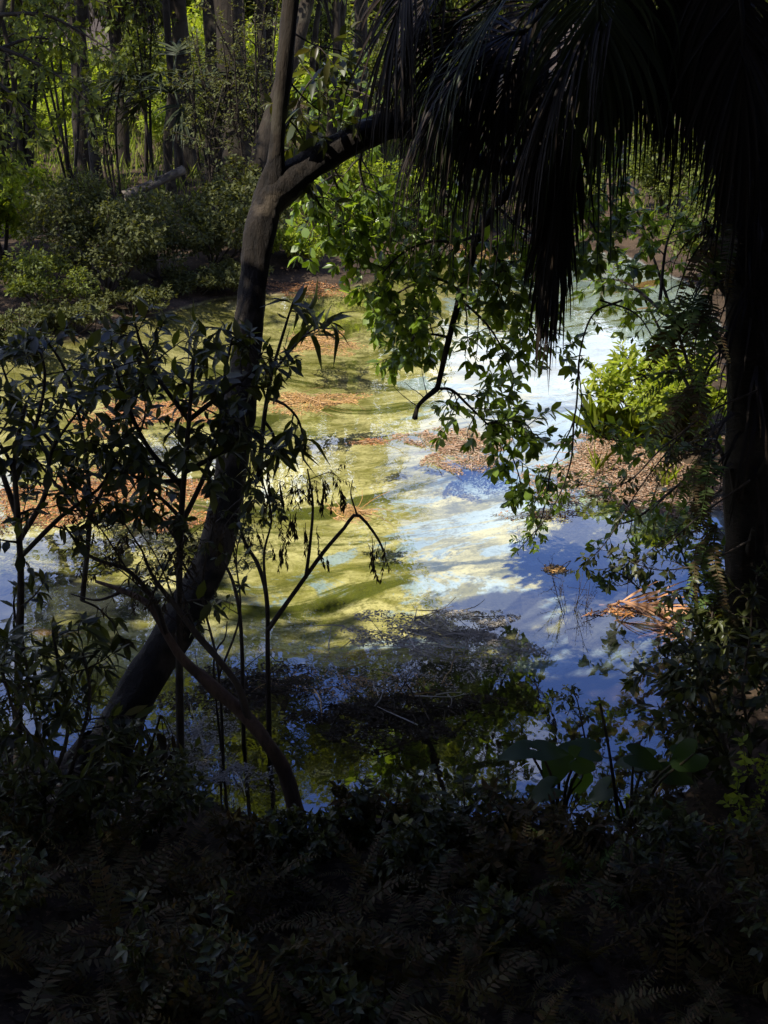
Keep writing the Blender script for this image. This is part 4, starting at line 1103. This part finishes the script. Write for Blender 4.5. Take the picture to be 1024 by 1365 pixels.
thin_tree(5, 250, 20.0, 0.8, 4.2, 5, 'leafy tree leaning in from the upper left corner', r8, tw=0.06)
thin_tree(205, 232, 26.5, 0.6, 4.4, 4, 'slender tree behind the fallen log', r8, tw=0.035)
thin_tree(345, 235, 21.5, 0.9, 3.6, 11, 'young tree with pale feathery leaves in front of the thick dark palm', r8, 'leaf_bush', 0.07, 0.03)
thin_tree(285, 260, 21.5, 0.7, 3.0, 9, 'thin feathery tree left of the thick dark palm', r8, 'leaf_bush', 0.07, 0.03)
thin_tree(420, 240, 28, 0.9, 4.5, 6, 'leafy tree standing behind the fork of the leaning tree', r8, tw=0.05)
thin_tree(150, 250, 22, 0.5, 2.6, 4, 'low bushy sapling beside the fallen log', r8, 'leaf_bush', 0.08, 0.025)
# leafy tree whose crown fills the upper left corner
b = P(-40, 330, 17.5); b[2] = G1(b[0], b[1]) - 0.05
t = thing('leafy_tree', 'leafy tree with a broad green crown filling the upper left corner', 'tree', b)
g = Geo(); q0 = P(-10, 60, 17.8)
tube(g, spline([b, P(-35, 200, 17.6), q0, P(20, -60, 18)], 20), [0.12, 0.09, 0.07, 0.04], 8, 0.06, r8); g.obj('trunk', M['bark_dark'], t)
g, gl = Geo(), Geo()
for px in ([(-10, 60), (40, 80), (90, 110), (130, 150)], [(-15, 100), (30, 140), (60, 190)], [(0, 20), (60, 20), (120, 50), (165, 80)], [(10, -30), (80, -20), (150, 10)], [(-20, 130), (0, 180), (10, 230)], [(-12, 70), (50, 50), (100, 70)]):
    leafy_branch(g, gl, path(px, 17.8, 17.8 + r8.uniform(-0.9, 0.6)), 0.03, 0.008, 9, 0.5, LEAF_S, 0.13, 7, 5, 5, None, 0.05, r8, 0.1, 1)
g.obj('limb', M['bark_dark'], t); gl.obj('crown', M['leaf_far'], t)
# dark leaning trunk behind the fork
b = P(330, 330, 20.5); b[2] = G1(b[0], b[1])
t = thing('leaning_tree', 'dark trunk leaning right behind the fork of the foreground tree', 'tree', b)
g = Geo(); tube(g, spline([b, P(342, 240, 20.5), P(362, 160, 20.6), P(400, 40, 20.8), P(430, -80, 21)], 24), [0.22, 0.19, 0.15, 0.12, 0.09], 9, 0.06, r8); g.obj('trunk', M['bark_dark'], t)
gl = Geo(); cs = [P(r8.uniform(380, 500), r8.uniform(-200, -30), 21 + r8.normal()) for k in range(16)]
clumps(gl, cs, [np.array([0.8, 0.8, 0.5])] * 16, 160, LEAF_S, 0.13, r8); gl.obj('crown', M['leaf_far'], t)
gw = Geo()
for c in cs: tube(gw, spline([P(415, -20, 20.9), (P(430, -60, 21) + c) / 2, c], 6), [0.05, 0.015], 5, 0.03, r8)
gw.obj('limb', M['bark_dark'], t)
def log(pts, w, label, d, zoff=0.0, mat='log'):
    p = [P(x, y, dd) for (x, y), dd in zip(pts, d)]
    t = Geo(); q = spline(p, 18); tube(t, q, [pxr(w, d[0]), pxr(w * 0.85, d[0])], 9, 0.05, r8)
    q0 = q[9]; tube(t, [q0, q0 + [0.05, -0.1, 0.22]], [0.03, 0.015], 5, 0.05, r8)
    return tag(t.obj('fallen_log', M[mat]), label, 'log')
log([(165, 262), (205, 245), (245, 226)], 13, 'pale grey fallen log propped on the far left bank', (22.0, 22.2, 22.5))
log([(20, 290), (70, 284), (110, 284)], 9, 'brown log lying behind the bush at the upper left', (20.5, 20.5, 20.5), mat='bark_red')
log([(775, 296), (820, 292), (862, 297)], 8, 'thin fallen log lying across the far right shore', (22, 22, 22), mat='bark_red')
log([(640, 320), (700, 312), (760, 314)], 6, 'half buried log along the far shore behind the fronds', (23.5, 23.5, 23.8), mat='log')
b = P(810, 296, 22.5); b[2] = G1(b[0], b[1]) - 0.05
g = Geo(); tube(g, spline([b, b + [0.02, 0, 0.5], b + [-0.03, 0, 0.95]], 10), [0.09, 0.07, 0.06, 0.045], 8, 0.1, r8); tube(g, [b + [0, 0, 0.7], b + [0.12, 0, 0.85]], [0.03, 0.012], 5, 0.1, r8)
tag(g.obj('dead_stump', M['bark_red']), 'slim reddish dead stump beside the fallen log on the far right shore', 'stump')

# ------------------------------------------------------------------ sunlit thicket and forest beyond
r9 = np.random.default_rng(909)
th0 = bush('thicket_bush', 'bright leafy bush in the sunlit clearing at the left end of the row', (-8.2, 33.0, G1(-8.2, 33.0)), 1.5, 1.2, 2.2, 34, 130, LEAF_S, 0.16, M['leaf_bright'], r9, 'bright bushes in the clearing')
th1 = bush('thicket_bush', 'green leafy bush in the clearing behind the multi stemmed tree', (-6.2, 35.0, G1(-6.2, 35.0)), 1.6, 1.2, 2.6, 34, 130, LEAF_S, 0.16, M['leaf_far'], r9, 'bright bushes in the clearing')
TB = [(-4.4, 33.5, 0.9, 'bright bush in the clearing between the two left palms'), (-2.9, 35.5, 1.1, 'bright bush behind the straight grey palm trunk'), (-1.4, 34.0, 1.0, 'bright bush behind the fork of the leaning tree'), (0.3, 33.0, 0.9, 'bright bush in the clearing under the right limb'),
      (-9.5, 36.5, 1.2, 'tall bright bush at the far left of the clearing'), (-5.2, 38.5, 1.3, 'tall bright bush at the back of the clearing'), (-1.9, 39.0, 1.3, 'tall bush at the back of the clearing behind the palms'), (1.8, 36.0, 0.9, 'low bright bush behind the hanging branch'), (-7.3, 31.0, 0.7, 'low bright bush at the edge of the clearing'), (-3.6, 31.5, 0.6, 'low bright bush beside the slim far palm'), (-6.4, 28.5, 0.5, 'small bright bush before the multi stemmed tree'), (-4.9, 29.5, 0.55, 'small bright bush under the left far palms'), (-2.6, 29.0, 0.5, 'small bright bush at the foot of the straight grey palm'), (-1.2, 28.0, 0.5, 'small bright bush just behind the fork of the leaning tree'), (-8.0, 28.0, 0.6, 'small bright bush at the upper left edge of the clearing'), (0.9, 29.0, 0.55, 'small bright bush behind the leaves under the right limb')]
for i, (x, y, s, lab) in enumerate(TB):
    dup(th0 if i % 3 else th1, (x, y, G1(x, y)), r9.random() * 6.3, s, lab, 'bright bushes in the clearing')
# forest wall: dense on the left, low on the right where the sky shows in the water
f0 = make_tree('forest_tree', 'forest tree at the far left end behind the clearing', 'tree', (-13, 40, G1(-13, 40)), 5.0, 2.8, 0.3, 40, 130, LEAF_S, 0.26, M['leaf_far'], M['bark_dark'], 0.12, r9, 'forest trees behind the clearing', flat=1.35)
FT = [(-10.5, 42, 1.15), (-8, 43, 1.0), (-5.5, 42.5, 1.2), (-3, 43.5, 1.1), (-0.6, 42, 1.05), (-12, 47, 1.4), (-6.8, 48, 1.4), (-2, 48, 1.35), (1.2, 45, 0.8), (-16, 44, 1.3)]
LB = ['tall forest tree above the left of the clearing', 'forest tree behind the tall bright bushes', 'forest tree directly behind the left palms', 'forest tree behind the straight grey palm', 'forest tree behind the leaning trunk fork', 'big forest tree in the back row at the left', 'big forest tree in the back row behind the palms', 'big forest tree in the back row above the fork', 'smaller forest tree at the right end of the row', 'forest tree beyond the upper left corner']
for (x, y, s), lab in zip(FT, LB):
    dup(f0, (x, y, G1(x, y)), r9.random() * 6.3, s, lab, 'forest trees behind the clearing')
low = [(3.5, 40, 0.62), (6.5, 41, 0.65), (9.5, 39, 0.62), (12.5, 40, 0.65), (5, 47, 0.75), (9, 48, 0.78), (13, 47, 0.8), (16, 43, 0.8), (2.2, 50, 0.85)]
LW = ['low tree beyond the far shore behind the hanging branch', 'low tree beyond the far shore under the palm fronds', 'low tree beyond the right shore', 'low tree far to the right behind the palm', 'low back row tree behind the hanging branch', 'low back row tree under the palm fronds', 'low back row tree beyond the right shore', 'low tree beyond the right edge', 'back row tree between the tall forest and the open sky']
for (x, y, s), lab in zip(low, LW):
    dup(f0, (x, y, G1(x, y)), r9.random() * 6.3, s, lab, 'low trees beyond the far right shore')
BK = [(-14, 54, 2.3, 'tall dark thicket beyond the forest at the far left'), (-10, 56, 2.4, 'tall thicket beyond the forest left of the palms'), (-6, 55, 2.4, 'tall thicket beyond the forest behind the palms'), (-2, 56, 2.4, 'tall thicket beyond the forest behind the straight grey palm'), (2, 55, 2.3, 'tall thicket beyond the forest behind the right limb'), (6.5, 56, 2.2, 'tall thicket beyond the low trees behind the palm fronds'), (11, 55, 2.2, 'tall thicket beyond the low trees on the right'), (15.5, 54, 2.2, 'tall thicket beyond the low trees at the far right')]
for x, y, s, lab in BK:
    dup(th1, (x, y, G1(x, y)), r9.random() * 6.3, (s, s, s), lab, 'thickets beyond the forest')
# undergrowth of the right and left banks beside the pond
ug = bush('undergrowth_bush', 'dark bush on the right bank just behind the palm foot', (3.9, 8.6, G1(3.9, 8.6)), 0.9, 0.9, 1.2, 30, 120, LEAF_S, 0.09, M['leaf_bush'], r9, 'undergrowth on the side banks')
for x, y, s, lab in ((3.6, 6.4, 0.8, 'dark bush on the right bank beside the elephant ears'), (4.6, 4.9, 0.9, 'dark bush on the right bank beside the fern bed'), (5.0, 10.6, 1.2, 'dark bush on the right bank behind the sunlit bush'), (5.6, 13.2, 1.3, 'bush on the right bank beyond the leaf mats'), (5.2, 16.0, 1.3, 'bush on the far right bank near the thin fallen log'), (7.0, 18.5, 1.5, 'big bush on the far right bank'), (5.6, 7.6, 1.2, 'bush at the back of the right bank behind the palm'),
                     (-4.4, 5.6, 1.0, 'dark bush on the left bank beyond the left edge shrub'), (-5.6, 8.4, 1.2, 'dark bush on the left bank behind the low evergreen'), (-6.2, 12.5, 1.3, 'dark bush on the left bank beside the rusty leaf mat')):
    if sdf(np.array([x]), np.array([y]))[0] > 0.2:
        dup(ug, (x, y, G1(x, y) - 0.05), r9.random() * 6.3, s, lab, 'undergrowth on the side banks')
# trees of the left bank that shade the far left bushes
def bank_tree(x, y, h, R, label, lean=(0, 0), n=34, per=170, flat=0.6, cz=0.5):
    return make_tree('bank_tree', label, 'tree', (x, y, G1(x, y)), h, R, cz, n, per, LEAF_S, 0.22, M['leaf_far'], M['bark_dark'], 0.10, r9, 'trees on the left and far banks', lean, flat)
bank_tree(-8.5, 15.5, 7.5, 3.2, 'tall tree on the left bank shading the dark bushes', (-0.3, 0.5))
bank_tree(-10.5, 20.0, 8.0, 3.2, 'tall tree on the left bank beyond the upper left edge', (0, 0))
bank_tree(-5.4, 24.5, 7.6, 2.6, 'tree rising among the left far palms', (0, 0))
bank_tree(-2.4, 27.5, 7.4, 2.4, 'tree with its crown above the straight grey palm', (0.2, 0))
bank_tree(-0.9, 24.5, 7.2, 1.9, 'slender tree behind the right limb of the leaning tree', (0, 0.2), 24)
# tall trees of the far bank whose crowns darken the near water's reflection
make_tree('bank_tree', 'tall far bank tree behind the right limb with a wide high crown', 'tree', (-1.2, 25.5, G1(-1.2, 25.5)), 10.2, 2.3, 0.6, 30, 150, LEAF_S, 0.24, M['leaf_far'], M['bark_dark'], 0.08, r9, 'trees on the left and far banks', lean=(1.7, 0), flat=0.9)
make_tree('bank_tree', 'tall thin far bank tree leaning right behind the long limb', 'tree', (-1.6, 27.0, G1(-1.6, 27.0)), 11.0, 1.7, 0.6, 18, 130, LEAF_S, 0.24, M['leaf_far'], M['bark_dark'], 0.07, r9, 'trees on the left and far banks', lean=(3.6, 0), flat=1.2)
make_tree('bank_tree', 'tall far bank tree behind the fork with a high crown above the picture', 'tree', (-2.2, 25.0, G1(-2.2, 25.0)), 11.0, 1.8, 0.6, 18, 130, LEAF_S, 0.24, M['leaf_far'], M['bark_dark'], 0.09, r9, 'trees on the left and far banks', flat=0.9)
make_tree('bank_tree', 'tall far bank tree left of the straight grey palm with a high crown', 'tree', (-4.0, 25.6, G1(-4.0, 25.6)), 11.2, 2.2, 0.6, 26, 140, LEAF_S, 0.24, M['leaf_far'], M['bark_dark'], 0.08, r9, 'trees on the left and far banks', lean=(0.6, 0), flat=0.9)
# grass of the clearing and along the shore
g = Geo()
n = 15000
x = r9.uniform(-12, 7, n); y = 22 + 16 * r9.random(n) ** 0.8
ok = (sdf(x, y) > 0.3)
x, y = x[ok], y[ok]; n = len(x)
dd = np.stack([r9.normal(size=n) * 0.35, r9.normal(size=n) * 0.35, np.ones(n)], 1)
nn = np.stack([r9.normal(size=n), -np.ones(n), 0.2 * np.ones(n)], 1)
put_leaves(g, ([(-0.03, 0, 0), (0.03, 0, 0), (0.02, 0.6, -0.03), (0, 1, -0.15), (-0.02, 0.6, -0.03)], [(0, 1, 2, 3, 4)]), np.stack([x, y, gz(x, y)], 1), dd, nn, r9.uniform(0.12, 0.42, n))
o = g.obj('grass', M['grass']); tag(o, 'long yellow green grass of the sunlit clearing beyond the pond', 'grass', kind='stuff')
# leaf litter on the near bank
g = Geo(); n = 9000
x = r9.uniform(-4.5, 4.5, n); y = r9.uniform(2.5, 7.5, n); ok = sdf(x, y) > 0.0; x, y = x[ok], y[ok]; n = len(x)
put_leaves(g, LEAF_S, np.stack([x, y, gz(x, y) + 0.015], 1), np.stack([r9.normal(size=n), r9.normal(size=n), r9.normal(size=n) * 0.2], 1), np.stack([r9.normal(size=n) * 0.3, r9.normal(size=n) * 0.3, np.ones(n)], 1), r9.uniform(0.03, 0.08, n))
o = g.obj('leaf_litter', M['leaf_wither']); tag(o, 'brown dead leaves strewn over the dark near bank', 'leaf litter', kind='stuff')

# ------------------------------------------------------------------ things floating on the water
ra = np.random.default_rng(111)
def mat_patch(px, py, wx, wy, n, label, mat, lo, hi, ang=0.0, name='leaf_mat', cat='leaf mat', h=0.03, tw=130):
    if name == 'leaf_mat': n, lo, hi = int(n * 3.4), lo * 0.4, hi * 0.52
    c = W(px, py)
    ex = abs(W(px + wx / 2, py)[0] - W(px - wx / 2, py)[0]) / 2
    ey = abs(W(px, py + wy / 2)[1] - W(px, py - wy / 2)[1]) / 2
    g = Geo()
    k = int(n * 1.6)
    a = ra.random(k) * 6.3; q = ra.random(k) ** 0.6
    ph = ra.random(5) * 6.3
    edge = 1 + 0.28 * np.sin(2 * a + ph[0]) + 0.22 * np.sin(3 * a + ph[1]) + 0.15 * np.sin(5 * a + ph[2]) + 0.1 * np.sin(9 * a + ph[3])
    u, v = np.cos(a) * q * edge, np.sin(a) * q * edge
    dens = np.sin(u * 7 + ph[4]) * np.sin(v * 6 + ph[1]) + np.sin(u * 13 + v * 9 + ph[2]) * 0.5
    ok = (dens > -0.55 + 0.7 * (q - 0.5) + 0.35 * ra.normal(size=k))
    u, v, q = u[ok][:n], v[ok][:n], q[ok][:n]; m = len(u)
    x = c[0] + (u * math.cos(ang) - v * math.sin(ang)) * ex
    y = c[1] + (u * math.sin(ang) + v * math.cos(ang)) * ey
    z = np.maximum(gz(x, y), 0) + 0.003 + h * ra.random(m) * (1 - q * 0.8)
    put_leaves(g, LEAF_S, np.stack([x, y, z], 1), np.stack([ra.normal(size=m), ra.normal(size=m), ra.normal(size=m) * 0.12], 1), np.stack([ra.normal(size=m) * 0.22, ra.normal(size=m) * 0.22, np.ones(m)], 1), lo + (hi * 1.35 - lo) * ra.random(m) ** 2.2)
    for j in range(int(m / (tw * 1.4))):
        i = ra.integers(0, m); aa = ra.random() * 6.3
        s = np.array([x[i], y[i], 0.02]); tube(g, shoot(s, [math.cos(aa), math.sin(aa), 0.05], ra.uniform(0.12, 0.35), 4, 0.15, 0, ra), [0.005, 0.002], 4, 0, ra)
    o = g.obj(name, M[mat], smooth=False)
    return tag(o, label, cat, 'debris mats floating on the pond')
mat_patch(612, 597, 150, 48, 3200, 'pinkish brown leaf mat floating below the tip of the hanging branch', 'litter_pink', 0.025, 0.06, -0.2)
mat_patch(845, 640, 215, 112, 9500, 'wide pinkish brown leaf mat between the sunlit bush and the blue water', 'litter_pink', 0.02, 0.055, 0.1, h=0.06, tw=70)
mat_patch(860, 580, 160, 44, 4000, 'leaf mat strewn with twigs at the foot of the sunlit bush', 'litter_pink', 0.02, 0.055, 0, h=0.05, tw=60)
mat_patch(120, 668, 300, 92, 6500, 'wide rusty leaf mat behind the left evergreen shrubs', 'litter', 0.03, 0.065, 0.05, h=0.05)
mat_patch(190, 555, 170, 46, 3000, 'rusty leaf mat in the shade left of the leaning trunk', 'litter', 0.03, 0.065, 0, h=0.04)
mat_patch(428, 458, 110, 28, 2200, 'golden leaf mat on the far water right of the trunk', 'litter_gold', 0.03, 0.06, 0.1)
mat_patch(415, 536, 130, 22, 2200, 'golden leaf mat beside the trunk above the green water', 'litter_gold', 0.03, 0.06, 0)
mat_patch(470, 685, 60, 18, 700, 'small golden leaf mat behind the withered shrub', 'litter_gold', 0.02, 0.05, 0)
mat_patch(495, 590, 40, 10, 260, 'small dark brown leaf patch in the middle of the green water', 'litter', 0.02, 0.05, 0)
mat_patch(742, 760, 38, 9, 160, 'tiny tan leaf patch on the blue water', 'litter_gold', 0.02, 0.05, 0)
mat_patch(590, 848, 270, 66, 9000, 'grey speckled debris mat across the shaded middle water', 'scum', 0.008, 0.026, 0.05, 'debris_mat', 'debris', 0.008)
mat_patch(265, 985, 90, 90, 2400, 'grey debris film in the shaded water right of the palmetto', 'scum', 0.006, 0.02, 0.1, 'debris_mat', 'debris', 0.006)
mat_patch(480, 915, 220, 50, 420, 'sparse golden leaves drifting on the dark water', 'litter_gold', 0.012, 0.035, 0.1)
mat_patch(560, 900, 300, 120, 2200, 'thin scatter of grey specks over the dark reflections', 'scum', 0.006, 0.02, 0, 'debris_mat', 'debris', 0.005)
mat_patch(330, 915, 200, 60, 900, 'brown sodden leaf mat in the shaded water behind the bent sapling', 'leaf_wither', 0.02, 0.06, 0.1)
mat_patch(520, 955, 260, 60, 1500, 'brown sodden leaf mat on the dark water above the middle bank', 'leaf_wither', 0.02, 0.06, 0)
mat_patch(300, 1030, 130, 50, 1500, 'grey speckled film on the water inlet beside the bent sapling foot', 'scum', 0.006, 0.02, 0, 'debris_mat', 'debris', 0.005)
mat_patch(640, 335, 120, 16, 1600, 'tan leaf mat along the far shore behind the hanging branch', 'litter_gold', 0.03, 0.07, 0, h=0.04)
mat_patch(860, 815, 120, 14, 500, 'orange scraps around the fallen palm frond', 'litter', 0.02, 0.05, 0)
mat_patch(720, 688, 90, 16, 380, 'thin brown leaf streak on the blue water under the branch tip', 'litter', 0.02, 0.045, 0)
mat_patch(400, 388, 160, 14, 1300, 'brown leaf mat along the far shore behind the trunk', 'litter', 0.03, 0.06, 0, h=0.03)
# fallen orange frond
c = W(825, 815)
t = thing('fallen_frond', 'orange brown dead palm frond lying in the shallow water on the right', 'palm frond', (c[0], c[1], 0.0))
g = Geo(); fan_frond(g, c + [0, 0, 0.08], [0.92, -0.30, 0.06], [0.15, -0.5, 0.85], 0.62, 34, 34, 0.14, ra, 0.022, jit=0.16, skip=0.15)
g.obj('blade', M['frond_orange'], t)
g = Geo(); fan_frond(g, W(930, 850) + [0, 0, 0.03], [-0.8, 0.35, 0.05], [0, -0.3, 1], 0.4, 16, 40, 0.1, ra, 0.014, jit=0.25, skip=0.2)
g.obj('blade', M['frond_orange'], t)
g = Geo(); tube(g, spline([c + [0, 0, 0.08], c + [-0.02, 0.05, 0.03], c + [-0.1, 0.2, -0.05]], 6), [0.012, 0.009], 5, 0, ra); g.obj('petiole', M['frond_orange'], t)
# bare water plant
def water_twigs(px, py, h, n, label):
    b = W(px, py)
    t = thing('water_plant', label, 'plant', b, 'bare twiggy plants in the water')
    g, gl = Geo(), Geo()
    for k in range(n):
        s = shoot(b + ra.normal(size=3) * [0.01, 0.01, 0] - [0, 0, 0.3], [ra.normal() * 0.25, ra.normal() * 0.25, 1], h * ra.uniform(0.5, 1.1), 7, 0.08, -0.05, ra)
        tube(g, s, [0.0035, 0.0012], 4, 0, ra)
        for j in range(5):
            i = int(ra.integers(2, 7)); s2 = shoot(s[i], s[i] - s[i - 1] + ra.normal(size=3) * 0.06, h * 0.25, 4, 0.12, -0.05, ra); tube(g, s2, [0.002, 0.0008], 3, 0, ra)
            twig_leaves(gl, s2, LEAF_N, 0.022, 4, 1, 0.6, 0.0, ra)
    g.obj('stem', M['twig'], t); gl.obj('foliage', M['leaf_wither'], t)
water_twigs(765, 808, 0.62, 9, 'bare twiggy water plant standing in the blue water, the tallest one')
water_twigs(835, 790, 0.35, 5, 'small bare water plant behind the fallen orange frond')
water_twigs(700, 700, 0.3, 4, 'small bare water plant under the hanging branch')
# tufts of reed grass on the right litter mat
def tuft(px, py, h, n, label, mat='leaf_bright'):
    b = W(px, py); g = Geo()
    dd = np.stack([ra.normal(size=n) * 0.4, ra.normal(size=n) * 0.4, np.ones(n)], 1)
    put_leaves(g, ([(-0.012, 0, 0), (0.012, 0, 0), (0.010, 0.5, -0.05), (0, 1, -0.3), (-0.010, 0.5, -0.05)], [(0, 1, 2, 3, 4)]), b + ra.normal(size=(n, 3)) * [0.05, 0.05, 0], dd, np.stack([ra.normal(size=n), ra.normal(size=n), 0.3 * np.ones(n)], 1), h * ra.uniform(0.5, 1.1, n))
    o = g.obj('grass_tuft', M[mat]); tag(o, label, 'grass tuft', 'grass tufts on the leaf mats')
tuft(880, 610, 0.35, 26, 'green grass tuft on the right leaf mat below the sunlit bush')
tuft(890, 650, 0.3, 20, 'grass tuft beside the palm ferns on the right leaf mat')
for px, py, lab in ((800, 585, 'sunlit grass clump at the left foot of the sunlit bush'), (845, 592, 'sunlit grass clump at the middle foot of the sunlit bush'), (905, 585, 'sunlit grass clump at the right foot of the sunlit bush')):
    tuft(px, py, 0.55, 90, lab)
tuft(800, 635, 0.35, 14, 'thin pale grass tuft at the left side of the wide right leaf mat')
